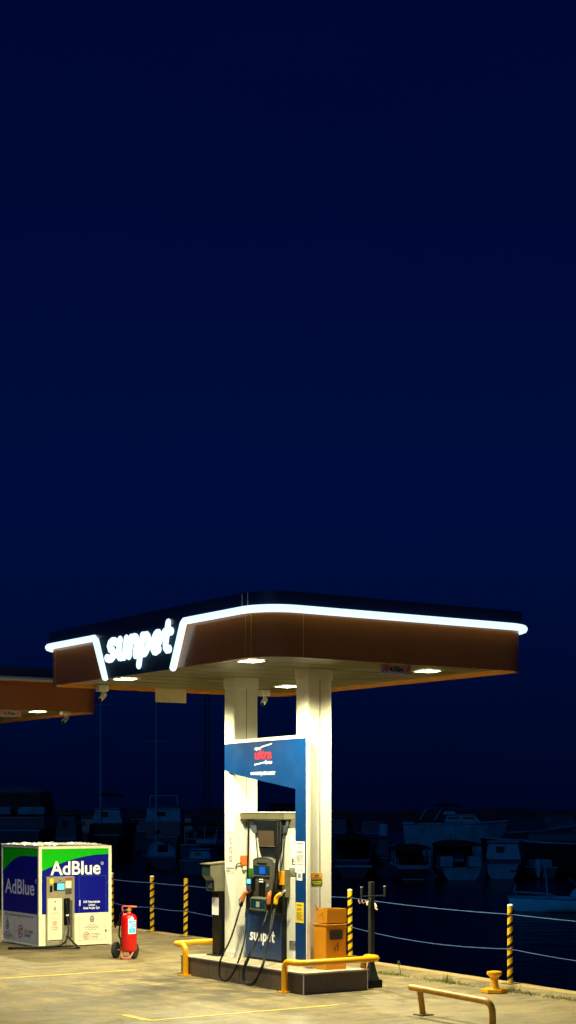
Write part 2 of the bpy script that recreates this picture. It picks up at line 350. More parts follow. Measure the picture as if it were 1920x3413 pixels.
# ------------------------------------------------------------------ setting
edge = [(3.50, -14.), (3.56, -1.8), (3.97, 5.), (4.12, 14.), (4.5, 40.)]
def quay():
    mb = MB()
    pts = edge + [(-60, 40), (-60, -30), (3.2, -30)]
    mb.prism([(p[0]-.28 if i < 5 else p[0], p[1]) for i, p in enumerate(pts)], 'z', -1.6, 0)
    struct(mb.build('ground', M['ground'], base=(0, 0, 0)))
    mb = MB()
    for i in range(4):
        (a, b), (c, d) = edge[i], edge[i+1]
        mb.prism([(a-.276, b), (a, b), (c, d), (c-.276, d)], 'z', -1.6, .004)
    struct(mb.build('quay_edge', M['wallm'], base=(0, 0, 0)))
    mb = MB()
    mb.box(-3.24, -.27, 4.46, 4.54, -.05, .004); mb.box(-3.24, -3.16, 3.9, 4.455, -.05, .004)
    mb.box(-3.22, -.27, -1.27, -1.19, -.05, .004); mb.box(-3.26, -3.14, -1.185, -.55, -.05, .004)
    struct(mb.build('road_marking', M['line'], base=(0, 0, 0)))
    o = MB().poly([(-900, -200, -1.2), (900, -200, -1.2), (2500, 4000, -1.2), (-2500, 4000, -1.2)]).build('water', M['water']); struct(o)
    # far breakwater: a low rubble bank right across the harbour mouth
    rings = []
    for i in range(161):
        x = -160+2*i; h = 2.15+.45*mnoise.noise((x*.11, 3.3, 0))+.25*mnoise.noise((x*.7, 1.3, 0))
        rings.append([(x, 300, -1.6), (x, 304, .3+.5*mnoise.noise((x*.5, 9, 0))), (x, 308, h), (x, 312, h), (x, 320, -1.6)])
    struct(MB().loft(rings).build('breakwater', M['rock']))
quay()

# weeds in the joint along the quay
def weeds():
    mb = MB(); rnd = random.Random(3)
    def blade(a, b, h, w, lean):
        an = rnd.uniform(0, 6.28); dx, dy = math.cos(an), math.sin(an)
        mb.poly([(a-dy*w, b+dx*w, 0), (a+dy*w, b-dx*w, 0), (a+dx*lean*.5+dy*w*.6, b+dy*lean*.5-dx*w*.6, h*.65), (a+dx*lean, b+dy*lean, h)])
    for i in range(2000):
        b = rnd.uniform(-3.2, 2.2)
        dens = max(math.exp(-((b-1.6)/.3)**2), 1.2*math.exp(-((b-.15)/.42)**2), math.exp(-((b+1.35)/.5)**2), .55*math.exp(-((b+2.4)/.4)**2), .06)
        if rnd.random() > dens: continue
        spread = .05+.09*dens
        blade(2.76+rnd.gauss(0, spread*.6), b, rnd.uniform(.012, .05), .006, rnd.uniform(.02, .07))
    for b, a, h in ((.12, 2.74, .19), (-1.15, 2.66, .12), (-1.3, 2.80, .12)):
        for k in range(22): blade(a+rnd.gauss(0, .04), b+rnd.gauss(0, .05), rnd.uniform(.4, 1)*h, .004, rnd.uniform(.02, .06))
    o = mb.build('grass', M['grass'], base=(0, 0, 0)); o['kind'] = 'stuff'
    t = MB(); t.tube([(2.82, 1.36, 0), (2.815, 1.37, .09), (2.80, 1.40, .16), (2.80, 1.42, .23)], .006, 5)
    for z, d in ((.12, .06), (.16, -.05), (.20, .04)): t.tube([(2.81, 1.385, z), (2.81+d*.5, 1.385+d, z+.03)], .006, 4)
    tag(t.build('weed_plant', M['grass'], base=(2.82, 1.36, 0)), 'single spindly weed stalk standing in the quay joint right of the grey post', 'weed')
weeds()

# ------------------------------------------------------------------ canopies
def canopy(dx, dy, lit, label):
    t = thing('fuel_canopy', label, 'canopy', (.72+dx, 1.8+dy, 0), 'canopies of the filling station')
    u0, u1, v0, v1 = -1.49+dx, 3.22+dx, -1.28+dy, 5.50+dy
    rr = .46
    o = rrect(u0, u1, v0, v1, rr); i1 = rrect(u0+.05, u1-.05, v0+.05, v1-.05, rr-.05)
    f = ringwall(MB(), o, i1, 4.70, 5.32).build('fascia', M['fascia'], t, smooth=True)
    i2 = rrect(u0+.055, u1-.055, v0+.055, v1-.055, rr-.055); i3 = rrect(u0+.07, u1-.07, v0+.07, v1-.07, rr-.07)
    ringwall(MB(), i2, i3, 4.702, 4.77).build('rim', M['fascia_lit'], t, smooth=True)
    ob = rrect(u0-.055, u1+.055, v0-.055, v1+.055, rr+.055)
    ringwall(MB(), ob, i1, 5.325, 5.57).build('top_band', M['navy'], t, smooth=True)
    MB().prism(i3, 'z', 4.765, 4.80).build('soffit', M['soffit'], t)
    sb = MB()
    k = v0+.75
    while k < v1-.3: sb.box(u0+.2, u1-.2, k-.003, k+.003, 4.762, 4.764); k += .62
    sb.build('soffit_joint', M['seam'], t)
    MB().prism(rrect(u0+.1, u1-.1, v0+.1, v1-.1, .3), 'z', 5.36, 5.44).build('roof_deck', M['navy'], t)
    for (a, b) in ((u0-.004, v0+rr+.02), (u0-.004, v0+rr-.12), (u0-.004, v1-rr)): MB().box(a, a+.008, b-.005, b+.005, 4.71, 5.31).build('fascia_seam_glint', M['fascia_lit'], t)  # brighter line paints the highlight along each fascia seam
    for (a, b) in ((u0+rr+.15, v0-.004), ): MB().box(a-.005, a+.005, b, b+.008, 4.71, 5.31).build('fascia_seam_glint', M['fascia_lit'], t)  # same painted highlight on the near face
    for bb in (v0+rr+.02, v0+rr-.12): MB().box(u0-.0575, u0-.0545, bb-.006, bb+.006, 5.38, 5.56).build('band_seam_glint', M['trim'], t)  # pale line paints the highlight along each seam of the navy band
    # light tube round the fascia, dropping down each side of the sign field
    oo = rrect(u0-.075, u1+.075, v0-.075, v1+.075, rr+.075)
    zl = 5.335
    if lit:
        k = len(oo); st = next(i for i in range(k) if i >= 27)          # corner at (u0, v0)
        seq = [oo[(st+i) % k] for i in range(k)]                        # (u0,v0+r) .. round .. (u0, v1-r)
        a = oo[27:36]; b = oo[0:27]
        x = u0-.075
        path = [(x+.02, 1.060+dy, 4.70), (x, 0.735+dy, zl-.03), (x, 0.695+dy, zl), (x, .2+dy, zl)] + [(*p, zl) for p in a] + [(*p, zl) for p in b] + [(x, 3.495+dy, zl), (x, 3.455+dy, zl-.03), (x+.02, 3.172+dy, 4.70)]
        MB().tube(path, .053, 10, True).build('light_tube', M['led'], t, smooth=True)
        sf = MB().prism([(3.455+dy, 5.40), (3.172+dy, 4.69), (1.060+dy, 4.69), (0.735+dy, 5.40)], 'x', u0-.035, u0-.002).build('sign_field', M['navyp'], t)
        put_logo('u', u0-.075, (3.13+dy, 4.925), 2.06, .355, 'sign_letter', M['letter'], t, shear=.20, r=.168, thick=.06)
    else:
        MB().tube([(*p, zl) for p in oo], .05, 8, closed=True).build('light_tube', M['ledoff'], t, smooth=True)
    for vv in (.63, 2.68):
        c = MB().prism([(p[0]+dx, p[1]+dy) for p in rrect(.5, .95, vv, vv+.32, .035, 4)], 'z', (.305 if lit else .0)+.002, 4.764).build('column', M['white'], t, smooth=True)
        MB().box(.722+dx, .730+dx, vv-.003+dy, vv+.01+dy, .42, 4.60).build('panel_gap', M['seam'], c)
        MB().prism([(p[0]+dx, p[1]+dy) for p in rrect(.485, .965, vv-.015, vv+.335, .04, 4)], 'z', 4.60, 4.762).build('capital', M['white'], c, smooth=True)
        MB().prism([(p[0]+dx, p[1]+dy) for p in rrect(.46, .96, vv-.05, vv+.345, .13, 6)], 'z', .307 if lit else .002, .40).build('plinth', M['plinth'], c, smooth=True)
        if lit and vv > 2:
            ic = MB()
            put_text(ic, 'Güvenliğiniz', 'u', .4965, (2.915, 2.285), .25, .028); ic.build('safety_text', M['gprint'], c); ic = MB(); put_text(ic, 'için', 'u', .4965, (2.83, 2.225), .07, .028); ic.build('safety_text', M['gprint'], c); ic = MB()
            put_text(ic, '444', 'u', .4965, (2.93, 1.655), .13, .05, .2); put_text(ic, '7 786', 'u', .4965, (2.78, 1.655), .09, .025)
            put_rect(ic, 0, .25, .095, .115, 'u', .4965, (2.925, 1.62))
            put_rect(ic, 0, .25, -.005, .0, 'u', .4965, (2.925, 1.64))
            ic.build('phone_number', M['gprint'], c)
            for z in (2.155, 2.013, 1.871):
                g = MB(); put_arc(g, (0, 0), .038, .05, 0, 360, 'u', .4963, (2.79, z)); put_poly(g, [(-.03, .026), (-.024, .032), (.03, -.026), (.024, -.032)], 'u', .4961, (2.79, z))
                g.build('prohibition_icon', M['maroon'], c)
    return t
canopy(0, 0, True, 'orange sided canopy with glowing white light tube and lit sign lettering over the pump')
canopy(-.45, 12.9, False, 'dim second orange canopy cut off at the left edge of the picture')

LAMP = 1420
LG = 'square lamps set in the canopy ceilings'
def clamp_(a, b, label):
    t = thing('ceiling_lamp', label, 'ceiling lamp', (a, b, 4.70), LG)
    mb = MB(); q = .175
    ringwall(mb, [(a-q, b-q), (a+q, b-q), (a+q, b+q), (a-q, b+q)], [(a-q+.03, b-q+.03), (a+q-.03, b-q+.03), (a+q-.03, b+q-.03), (a-q+.03, b+q-.03)], 4.748, 4.762)
    mb.build('frame', M['lampframe'], t)
    e = q-.032
    MB().loft([[(a+i*w, b+j*w, z) for i, j in ((-1, -1), (1, -1), (1, 1), (-1, 1))] for w, z in ((e, 4.762), (e*.96, 4.750), (e*.5, 4.742))]).build('diffuser', M['lamp'], t)
    ld = bpy.data.lights.new('lamp_light', 'SPOT'); ld.energy = LAMP; ld.color = (1.0, .93, .52); ld.spot_size = R(156); ld.spot_blend = .45; ld.shadow_soft_size = .12
    lo = bpy.data.objects.new('lamp_light', ld); COL.objects.link(lo); lo.parent = t; lo.location = (0, 0, -.04)
for (a, b, l) in ((-.82, 3.88, 'lit lamp under the sign lettering, leftmost of the main canopy'), (-.86, 0.05, 'lit lamp beneath the rounded near corner of the main canopy'),
                  (2.24, 3.8, 'lit lamp between the two white columns, at the back of the main canopy'), (2.27, 0.0, 'lit lamp right of the height board under the main canopy'),
                  (1.83, 12.85, 'lit lamp beside the height board under the dim left canopy')): clamp_(a, b, l)

def camera_thing(a, b, label, rz=.6):
    t = thing('security_camera', label, 'camera', (a, b, 4.5), 'security cameras under the canopies')
    MB().box(a-.09, a+.09, b-.07, b+.07, 4.65, 4.76).build('mount', M['cam'], t, bevel=.01)
    MB().tube([(a, b, 4.66), (a, b, 4.60)], .02, 8).build('stem', M['cam'], t)
    MB().tube([(a+.06, b+.05, 4.60), (a-.07, b-.08, 4.52)], [.05, .045], 12, True).build('housing', M['cam'], t, smooth=True)
    MB().tube([(a-.10, b-.11, 4.50), (a-.125, b-.135, 4.485)], .035, 10).build('lens', M['black'], t)
camera_thing(-.5, 5.3, 'white camera hanging below the canopy edge left of the lit lettering')
camera_thing(2.4, 4.75, 'white camera hanging right beside the left white column top')
camera_thing(2.1, 12.05, 'small camera under the corner of the dim left canopy')

def height_board(u0, u1, v, label, z0=4.56, z1=4.69):
    t = thing('height_board', label, 'sign', ((u0+u1)/2, v, z0), 'clearance boards under the canopies')
    MB().box(u0, u1, v, v+.02, z0, z1).build('board', M['hazard'], t)
    h = z1-z0; w = u1-u0
    for s0, s1 in ((.0, .26), (.76, 1.)):
        g = MB()
        k = s0*w
        while k < s1*w-.01:
            e = min(k+.02, s1*w)
            d = min(h*.8, s1*w-e)
            put_poly(g, [(k, .004), (k+.02, .004), (min(k+.02+h*.7, s1*w), h-.004), (min(k+h*.7, s1*w-.002), h-.004)], 'v', v-.003, (u0, z0)); k += .045
        g.build('hazard_stripe', M['hred'], t)
    g = MB(); put_text(g, '4.70m', 'v', v-.004, (u0+.28*w, z0+.03), .46*w, .075, 0, .03); g.build('lettering', M['dprint'], t)
    for x in (u0+.05, u1-.06): MB().box(x, x+.01, v+.005, v+.015, z1, 4.764).build('bracket', M['steel'], t)
height_board(.50, 1.03, -1.18, 'height limit board under the near right edge of the main canopy')
height_board(.40, .95, 11.75, 'height limit board under the dim left canopy')
bd = MB().box(.60, 1.21, 5.42, 5.44, 4.52, 4.762); tag(bd.build('hanging_board', M['board'], base=(.9, 5.43, 4.52)), 'plain cream board hanging from the back canopy edge left of the columns', 'sign')

# ------------------------------------------------------------------ island and blue sign
t = thing('pump_island', 'raised brown clad kerb island carrying columns pump and bin', 'island', (.57, 1.75, 0))
MB().box(0, 1.14, 0, 3.5, 0, .283).build('cladding', M['tile'], t)
MB().box(-.012, 1.152, -.012, 3.512, .284, .305).build('top_slab', M['slab'], t, bevel=.004)
tr = MB(); tr.box(-.006, .006, -.006, .006, .0, .283); tr.box(1.134, 1.146, -.006, .006, 0, .283)
tr.box(-.016, .03, -.016, 3.516, .300, .309); tr.box(.0305, 1.156, -.016, .03, .300, .309); tr.build('edge_trim', M['trim'], t)
tj = MB()
for k in (.85, 1.75, 2.65): tj.box(-.002, .003, k-.004, k+.004, .01, .283)
tj.build('cladding_joint', M['seam'], t)

t = thing('blue_sign_frame', 'blue portal sign panel joining the two white columns', 'sign', (.47, .72, .41))
pl = [(2.889, 3.70), (.58, 3.723), (.58, .412), (.869, .412), (.869, 2.97), (2.53, 3.205), (2.889, 3.288)]
MB().prism(pl, 'x', .445, .484).build('panel', M['blue'], t)
MB().prism([(2.889, 3.702), (.57, 3.725), (.57, 3.745), (2.889, 3.722)], 'x', .440, .484).build('top_trim', M['plinth'], t)
MB().box(.440, .499, .555, .578, .412, 3.722).build('side_trim', M['white'], t)
MB().prism([(2.9, 3.73), (.6, 3.75), (.6, 3.78), (2.9, 3.76)], 'x', .4845, .4995).build('backing', M['plinth'], t)
a = .442
g = MB(); put_text(g, 'opet', 'u', a, (1.995, 3.585), .19, .055, .2, .02); put_text(g, 'force', 'u', a, (1.70, 3.362), .2, .062, .2, .02)
put_poly(g, [(0, 0), (.31, .045), (.31, .062), (0, .018)], 'u', a, (1.81, 3.615)); put_poly(g, [(0, 0), (.31, .035), (.31, .052), (0, .018)], 'u', a, (2.0, 3.345)); g.build('white_lettering', M['wprint'], t)
g = MB(); put_text(g, 'ultra', 'u', a-.002, (1.99, 3.442), .48, .15, .12, .04); g.build('red_lettering', M['red'], t)
g = MB(); put_text(g, 'www.sunpettr.com.tr', 'u', a, (2.11, 3.195), .70, .07, .15, .02); g.build('web_address', M['wprint'], t)

def notice(name, label, cat, plane, a, s0, z0, w, h, paper, draw, thick=.003):
    base = (a, s0, z0) if plane == 'u' else (s0, a, z0)
    t = thing(name, label, cat, base)
    mb = MB()
    if plane == 'u': mb.box(a-thick, a, s0-w, s0, z0, z0+h)
    else: mb.box(s0, s0+w, a-thick, a, z0, z0+h)
    mb.build('sheet', paper, t); draw(t, plane, a-thick-.0015, (s0, z0), w, h)
def lines(mb, o, plane, a, w, y1, y0, n, r0=.1, r1=.9, th=.35):
    p = (y1-y0)/n
    for i in range(n):
        e = r1 if i % 4 != 3 else r0+(r1-r0)*.72
        put_rect(mb, w*r0, w*e, y0+p*i, y0+p*i+p*th, plane, a, o)
def d_white(t, pl, a, o, w, h):
    g = MB(); lines(g, o, pl, a, w, h*.97, h*.91, 2, .12, .85, .55); g.build('red_heading', M['maroon'], t)
    g = MB(); lines(g, o, pl, a, w, h*.84, h*.79, 2, .2, .85); lines(g, o, pl, a, w, h*.72, h*.62, 5); lines(g, o, pl, a, w, h*.58, h*.34, 11); lines(g, o, pl, a, w, h*.31, h*.24, 3)
    for k in (.3, .66): put_arc(g, (w*k, h*.08), 0, .018, 0, 360, pl, a, o, 10)
    g.build('print', M['gprint'], t)
notice('paper_notice', 'long white printed sheet on the blue panel beside the pump', 'notice', 'u', .4445, .865, 1.72, .245, .465, M['paper'], d_white)
def d_small(t, pl, a, o, w, h):
    g = MB(); put_arc(g, (w*.5, h*.7), 0, .03, 0, 360, pl, a, o, 12, 1.5); put_arc(g, (w*.5, h*.32), 0, .03, 0, 180, pl, a, o, 12, 1.5); g.build('print', M['gprint'], t)
    g = MB(); put_rect(g, 0, w*.3, 0, h*.08, pl, a, o); g.build('pink_corner', M['pink'], t)
notice('paper_label', 'small white label hanging just below the long printed sheet', 'notice', 'u', .4445, .83, 1.605, .145, .112, M['paper'], d_small)
def d_yel(t, pl, a, o, w, h):
    g = MB(); put_text(g, 'Dikkat', pl, a, (o[0]-.03, o[1]+h*.83), w*.7, h*.1, .2, .02); lines(g, o, pl, a, w, h*.76, h*.60, 3, .15, .75); lines(g, o, pl, a, w, h*.56, h*.12, 9, .12, .88); g.build('print', M['dprint'], t)
notice('yellow_notice', 'yellow printed notice low on the blue panel left of the bin', 'notice', 'u', .4445, .86, .975, .215, .30, M['ypaper'], d_yel)
def d_or(t, pl, a, o, w, h):
    g = MB(); put_rect(g, w*.3, w*.7, h*.50, h*.68, pl, a, o); put_rect(g, w*.08, w*.92, h*.2, h*.28, pl, a, o); g.build('print', M['dprint'], t)
notice('orange_sticker', 'orange sticker on the right column above the green one', 'sticker', 'v', .6295, .575, 1.625, .19, .09, M['ostick'], d_or)
def d_gr(t, pl, a, o, w, h):
    g = MB(); put_rect(g, w*.06, w*.94, h*.56, h*.72, pl, a, o); put_rect(g, w*.15, w*.85, h*.24, h*.38, pl, a, o); g.build('print', M['ypaper'], t)
notice('green_sticker', 'dark green sticker with yellow print on the right column', 'sticker', 'v', .6295, .575, 1.525, .19, .09, M['gstick'], d_gr)

# orange alarm box on the left column
t = thing('alarm_box', 'orange alarm box with red pilot light on the left column', 'alarm', (.68, 2.64, 1.75))
MB().box(.60, .74, 2.60, 2.678, 1.77, 1.925).build('case', M['beacon'], t, bevel=.012)
MB().lathe([(.001, 0), (.016, 0), (.016, .02), (.001, .022)], (.72, 2.575, 1.86), 10, 'y').build('pilot_light', M['beaconl'], t)
MB().box(.63, .72, 2.62, 2.678, 1.70, 1.768).build('base_bracket', M['cream'], t)
MB().tube([(.60, 2.64, 1.80), (.55, 2.63, 1.81), (.515, 2.64, 1.78), (.51, 2.66, 1.72)], .009, 6).build('cable', M['rubber'], t)

# ------------------------------------------------------------------ fuel pump
t = thing('fuel_pump', 'fuel dispenser with blue front and grey console between the white columns', 'fuel pump', (.75, 1.95, .305))
MB().box(.70, .80, .952, 2.678, .307, 2.37).build('rear_panel', M['white'], t)
MB().box(.73, .80, .98, 2.66, 2.372, 2.503).build('neck', M['kgrey'], t)
MB().box(.585, 1.02, 1.397, 2.637, 2.505, 2.61).build('head_beam', M['beam'], t, bevel=.008)
MB().box(.575, 1.03, 1.387, 2.647, 2.611, 2.621).build('lit_beam_top', M['plinth'], t)  # pale strip put in for the lit top of the beam
MB().box(.605, .698, 1.475, 2.498, .34, 1.6).build('cabinet', M['kdark'], t, bevel=.006)
MB().box(.62, .699, 1.50, 2.47, .307, .339).build('cabinet_base', M['black'], t)
pb = MB().box(.596, .604, 1.478, 2.495, .345, 1.085).build('front_panel', M['pblue'], t)
put_logo('u', .594, (2.385, .60), .72, .135, 'lettering', M['wprint'], t, shear=.08, r=.125, thick=.004)
MB().prism([(2.19, 2.503), (1.585, 2.503), (1.60, 2.03), (1.70, 1.84), (1.98, 1.84), (2.08, 2.03), (2.135, 2.28)], 'x', .58, .698).build('hose_tower', M['tower'], t, bevel=.01)
MB().prism([(2.09, 2.33), (1.655, 2.33), (1.645, 2.095), (2.07, 2.095)], 'x', .570, .579).build('tower_display', M['panel'], t)
MB().box(.566, .579, 1.64, 2.08, 2.086, 2.094).build('tower_ledge', M['steel'], t)
for l in ([(2.46, 2.503), (2.20, 2.503), (2.16, 2.28), (2.36, 2.28), (2.42, 2.33), (2.46, 2.42)], [(1.57, 2.503), (1.42, 2.503), (1.42, 2.39), (1.45, 2.32), (1.51, 2.28), (1.57, 2.28)]):
    MB().prism(l, 'x', .65, .697).build('side_housing', M['ear'], t, bevel=.01)
cons = MB()
arcp = [(2.171-.3*(1-math.cos(R(k)))*1.0, 1.84+.07*math.sin(R(k))) for k in range(0, 181, 15)]
cons.prism([(2.171, 1.08), (1.569, 1.08)] + [(1.569, 1.845)] + arcp[::-1], 'x', .52, .604)
cn = cons.build('console', M['console'], t, bevel=.012)
MB().prism([(p[0], p[1]+.004) for p in arcp] + [(p[0], p[1]+.014) for p in arcp[::-1]], 'x', .515, .604).build('hood', M['steel'], cn)
MB().box(.512, .519, 1.69, 2.126, 1.637, 1.79).build('display', M['screenb'], cn)
MB().box(.508, .5115, 1.80, 1.965, 1.662, 1.772).build('screen', M['screen'], cn)
MB().box(.50, .519, 1.68, 2.13, 1.625, 1.634).build('ledge', M['steel'], cn)
MB().prism([(2.06, 1.832), (1.75, 1.832), (1.82, 1.812), (1.99, 1.812)], 'x', .513, .519).build('hood_slot', M['black'], cn)
MB().box(.508, .519, 1.81, 1.985, 1.31, 1.545).build('receipt_slot', M['black'], cn)
for z in (1.568, 1.533): MB().box(.503, .5075, 1.85, 1.96, z, z+.015).build('slot_light', M['wprint'], cn)
MB().lathe([(.001, .0), (.026, .0), (.026, .012), (.001, .014)], (.507, 1.742, 1.485), 12, 'x').build('key_button', M['alu'], cn)
MB().box(.514, .519, 1.71, 1.80, 1.32, 1.42).build('instruction_plate', M['panel'], cn)
MB().box(.508, .519, 1.60, 1.68, 1.26, 1.60).build('trim_strip', M['seam'], cn)
tr_ = MB().prism([(.46, 1.105), (.46, 1.28), (.519, 1.31), (.519, 1.08)], 'y', 1.715, 2.155)
trm = tr_.build('pin_tray', M['console'], cn, bevel=.006)
MB().box(.4545, .459, 1.735, 2.125, 1.125, 1.27).build('tray_face', M['screenb'], trm)
MB().box(.450, .454, 1.875, 1.97, 1.148, 1.232).build('tray_label', M['gprint'], trm)
MB().box(.451, .459, 1.715, 2.155, 1.108, 1.122).build('tray_lip', M['steel'], trm)
cr = MB().box(.45, .519, 2.09, 2.255, 1.40, 1.60).build('card_reader', M['black'], cn, bevel=.008)
MB().box(.445, .4495, 2.12, 2.225, 1.50, 1.575).build('reader_screen', M['cyan'], cr)
MB().box(.445, .4495, 2.12, 2.24, 1.405, 1.48).build('reader_keys', M['ear'], cr)
MB().box(.60, .695, 2.385, 2.485, 1.42, 1.73).build('side_cover', M['green'], t, bevel=.008)
MB().box(.598, .695, 1.405, 1.56, 1.50, 1.72).build('side_cover', M['amber'], t, bevel=.008)
MB().box(.606, .697, 1.38, 1.47, 1.32, 1.735).build('side_strip', M['beam'], t)
MB().box(.56, .604, 2.17, 2.44, 1.08, 1.40).build('nozzle_boot', M['black'], t, bevel=.015)
MB().box(.54, .604, 1.38, 1.57, 1.05, 1.42).build('nozzle_boot', M['black'], t, bevel=.015)
for (b0, b1, z0, z1, n, m_) in ((1.225, 1.41, 1.64, 1.766, 6, 'gstick'), (1.223, 1.405, .52, .652, 6, 'dprint')):
    v = MB().box(.694, .6995, b0, b1, z0, z1).build('vent', M['gstick'] if m_ == 'gstick' else M['seam'], t)
    g = MB()
    for k in range(n): g.box(.688, .6935, b0+.02, b1-.02, z0+.012+k*(z1-z0-.02)/n, z0+.02+k*(z1-z0-.02)/n)
    g.build('louvre', M['alu'], v)
lb = MB().box(.694, .6995, 1.232, 1.334, 1.82, 1.912).build('lock_plate', M['panel'], t)
MB().box(.690, .6935, 1.245, 1.28, 1.87, 1.90).build('lock', M['paper'], lb); MB().box(.690, .6935, 1.25, 1.30, 1.83, 1.855).build('lock', M['paper'], lb)
for P_ in ([(.69, 2.36, 2.28), (.69, 2.30, 1.95), (.69, 2.28, 1.75)], [(.69, 1.50, 2.30), (.69, 1.56, 1.98), (.69, 1.63, 1.72)]): MB().tube(P_, .011, 6).build('vapour_pipe', M['ear'], t)

def smooth_path(P, n=6):
    P = [Vector(p) for p in P]; out = []
    for i in range(len(P)-1):
        p0 = P[max(i-1, 0)]; p1 = P[i]; p2 = P[i+1]; p3 = P[min(i+2, len(P)-1)]
        for k in range(n):
            s = k/n; out.append(.5*((2*p1) + (-p0+p2)*s + (2*p0-5*p1+4*p2-p3)*s*s + (-p0+3*p1-3*p2+p3)*s**3))
    return out + [P[-1]]
HA = [(.40, 2.326, 1.149), (.15, 2.216, .671), (-.02, 2.179, .42), (-.06, 2.218, .266), (-.08, 2.175, .086), (-.08, 2.06, .03), (-.08, 1.906, .066), (-.02, 1.799, .255), (.1, 1.828, .494), (.25, 1.985, .693), (.5, 2.329, 1.09), (.52, 2.325, 1.439), (.555, 2.345, 2.503)]
HB = [(.42, 1.569, 1.133), (.2, 1.486, .749), (.05, 1.528, .465), (-.05, 1.54, .257), (-.08, 1.482, .072), (-.08, 1.334, .028), (-.07, 1.183, .077), (-.03, 1.086, .292), (.12, 1.186, .488), (.32, 1.357, .891), (.45, 1.497, 1.157), (.50, 1.46, 1.95), (.565, 1.52, 2.503)]
HC = [(.43, 1.40, 1.162), (.25, 1.23, .849), (.1, 1.136, .545), (-.04, 1.026, .309), (-.1, 1.155, .097), (-.1, 1.292, .05), (-.1, 1.411, .101), (-.08, 1.462, .243), (.0, 1.452, .431), (.12, 1.481, .614), (.30, 1.484, .97), (.44, 1.57, 1.133), (.50, 1.40, 1.95), (.57, 1.46, 2.503)]
for H_ in (HA, HB, HC): MB().tube(smooth_path(H_), .0145, 8).build('hose', M['rubber'], t, smooth=True)
def nozzle(hand, tip, top, mcol):
    h, k, e = Vector(hand), Vector(tip), Vector(top)
    n = MB().tube(smooth_path([h+(k-h)*.45, k, k+(e-k)*.45]), .033, 10, True).build('nozzle', mcol, t, smooth=True)
    MB().tube([h, h+(k-h)*.55], .026, 8, True).build('grip', M['black'], n, smooth=True)
    MB().tube([k+(e-k)*.4, e], [.018, .014], 8, True).build('spout', M['alu'], n, smooth=True)
    d = Vector((-.03, .10, 0))
    MB().tube([h+d*.3, h+(k-h)*.5+d*.7, k+(h-k)*.15+d*.3], .008, 6).build('trigger_guard', M['black'], n)
nozzle((.40, 2.326, 1.149), (.44, 2.29, 1.335), (.53, 2.17, 1.42), M['nozo'])
nozzle((.42, 1.569, 1.133), (.43, 1.555, 1.345), (.50, 1.64, 1.40), M['nozo'])
nozzle((.43, 1.40, 1.162), (.45, 1.385, 1.325), (.50, 1.235, 1.43), M['nozy'])

# ------------------------------------------------------------------ kiosk post on the island
t = thing('payment_post', 'dark pedestal with khaki terminal box at the left end of the island', 'terminal', (.54, 3.14, .305))
MB().box(.36, .70, 2.99, 3.32, .307, .325).build('base_plate', M['dpost'], t)
p_ = MB().box(.43, .66, 3.035, 3.25, .326, 1.33).build('pedestal', M['kdark'], t, bevel=.01)
MB().box(.425, .4295, 3.045, 3.245, .96, 1.24).build('paper_slip', M['paper'], p_)
hd = MB().prism([(.26, 1.76), (.26, 1.60), (.33, 1.52), (.34, 1.345), (.66, 1.345), (.66, 1.80), (.28, 1.78)], 'y', 3.02, 3.28).build('terminal_box', M['kgrey'], t, bevel=.008)
MB().prism([(.254, 1.755), (.254, 1.60), (.324, 1.515), (.334, 1.35), (.3385, 1.35), (.3285, 1.52), (.2585, 1.602), (.2585, 1.755)], 'y', 3.025, 3.275).build('face_panel', M['kface'], hd)
MB().box(.316, .330, 3.09, 3.19, 1.40, 1.50).build('keypad', M['ear'], hd)
MB().prism([(.235, 1.775), (.665, 1.805), (.665, 1.82), (.235, 1.792)], 'y', 3.0, 3.3).build('roof', M['beam'], hd)

# ------------------------------------------------------------------ yellow guard rails
def bend(P, r, n=5):
    P = [Vector(p) for p in P]; out = [P[0]]
    for i in range(1, len(P)-1):
        a = (P[i-1]-P[i]).normalized(); b = (P[i+1]-P[i]).normalized()
        for k in range(n+1):
            s = k/n; p = P[i]+a*r*(1-s)**2 + b*r*s**2; out.append(p)
    return out + [P[-1]]
def rail(name, label, path, feet, m_, base, r=.047):
    t = thing(name, label, 'guard rail', base, 'yellow tube guard rails')
    MB().tube(bend(path, .13), r, 14).build('tube', m_, t, smooth=True)
    for (a, b) in feet: MB().prism(rrect(a-.095, a+.095, b-.095, b+.095, .03, 3), 'z', .002, .016).build('foot_plate', m_, t)
    for (a, b) in feet:
        for i in (-1, 1):
            for j in (-1, 1): MB().lathe([(.012, 0), (.012, .012), (.001, .014)], (a+.075*i, b+.075*j, .016), 6).build('anchor_bolt', M['foot'], t)
rail('guard_rail', 'clean yellow tube rail wrapping the near end of the island below the bin', [(-.06, .40, .015), (-.06, .40, .455), (-.06, .0, .455), (1.36, .0, .455), (1.36, .40, .455), (1.36, .40, .015)], [(-.06, .40), (1.36, .40)], M['yellow'], (-.06, .4, 0))
rail('guard_rail', 'yellow tube rail round the far left end of the island by the dark pedestal', [(-.05, 3.28, .015), (-.05, 3.28, .485), (-.05, 3.66, .485), (1.30, 3.66, .485), (1.30, 3.28, .485), (1.30, 3.28, .015)], [(-.05, 3.28), (1.30, 3.28)], M['yellow'], (-.05, 3.28, 0))
t = thing('guard_rail', 'scuffed low yellow rail in the foreground, cut by the bottom picture edge', 'guard rail', (.02, -2.72, 0), 'yellow tube guard rails')
MB().tube([(-.03, -2.53, .345), (-.03, -2.60, .345)] + bend([(-.03, -2.7, .343), (-.06, -4.17, .315), (-.06, -4.17, .01)], .15), .043, 14, True).build('tube', M['worn'], t, smooth=True)
MB().tube([(.03, -2.70, .012), (-.028, -2.71, .33)], .04, 12).build('leg', M['worn'], t, smooth=True)
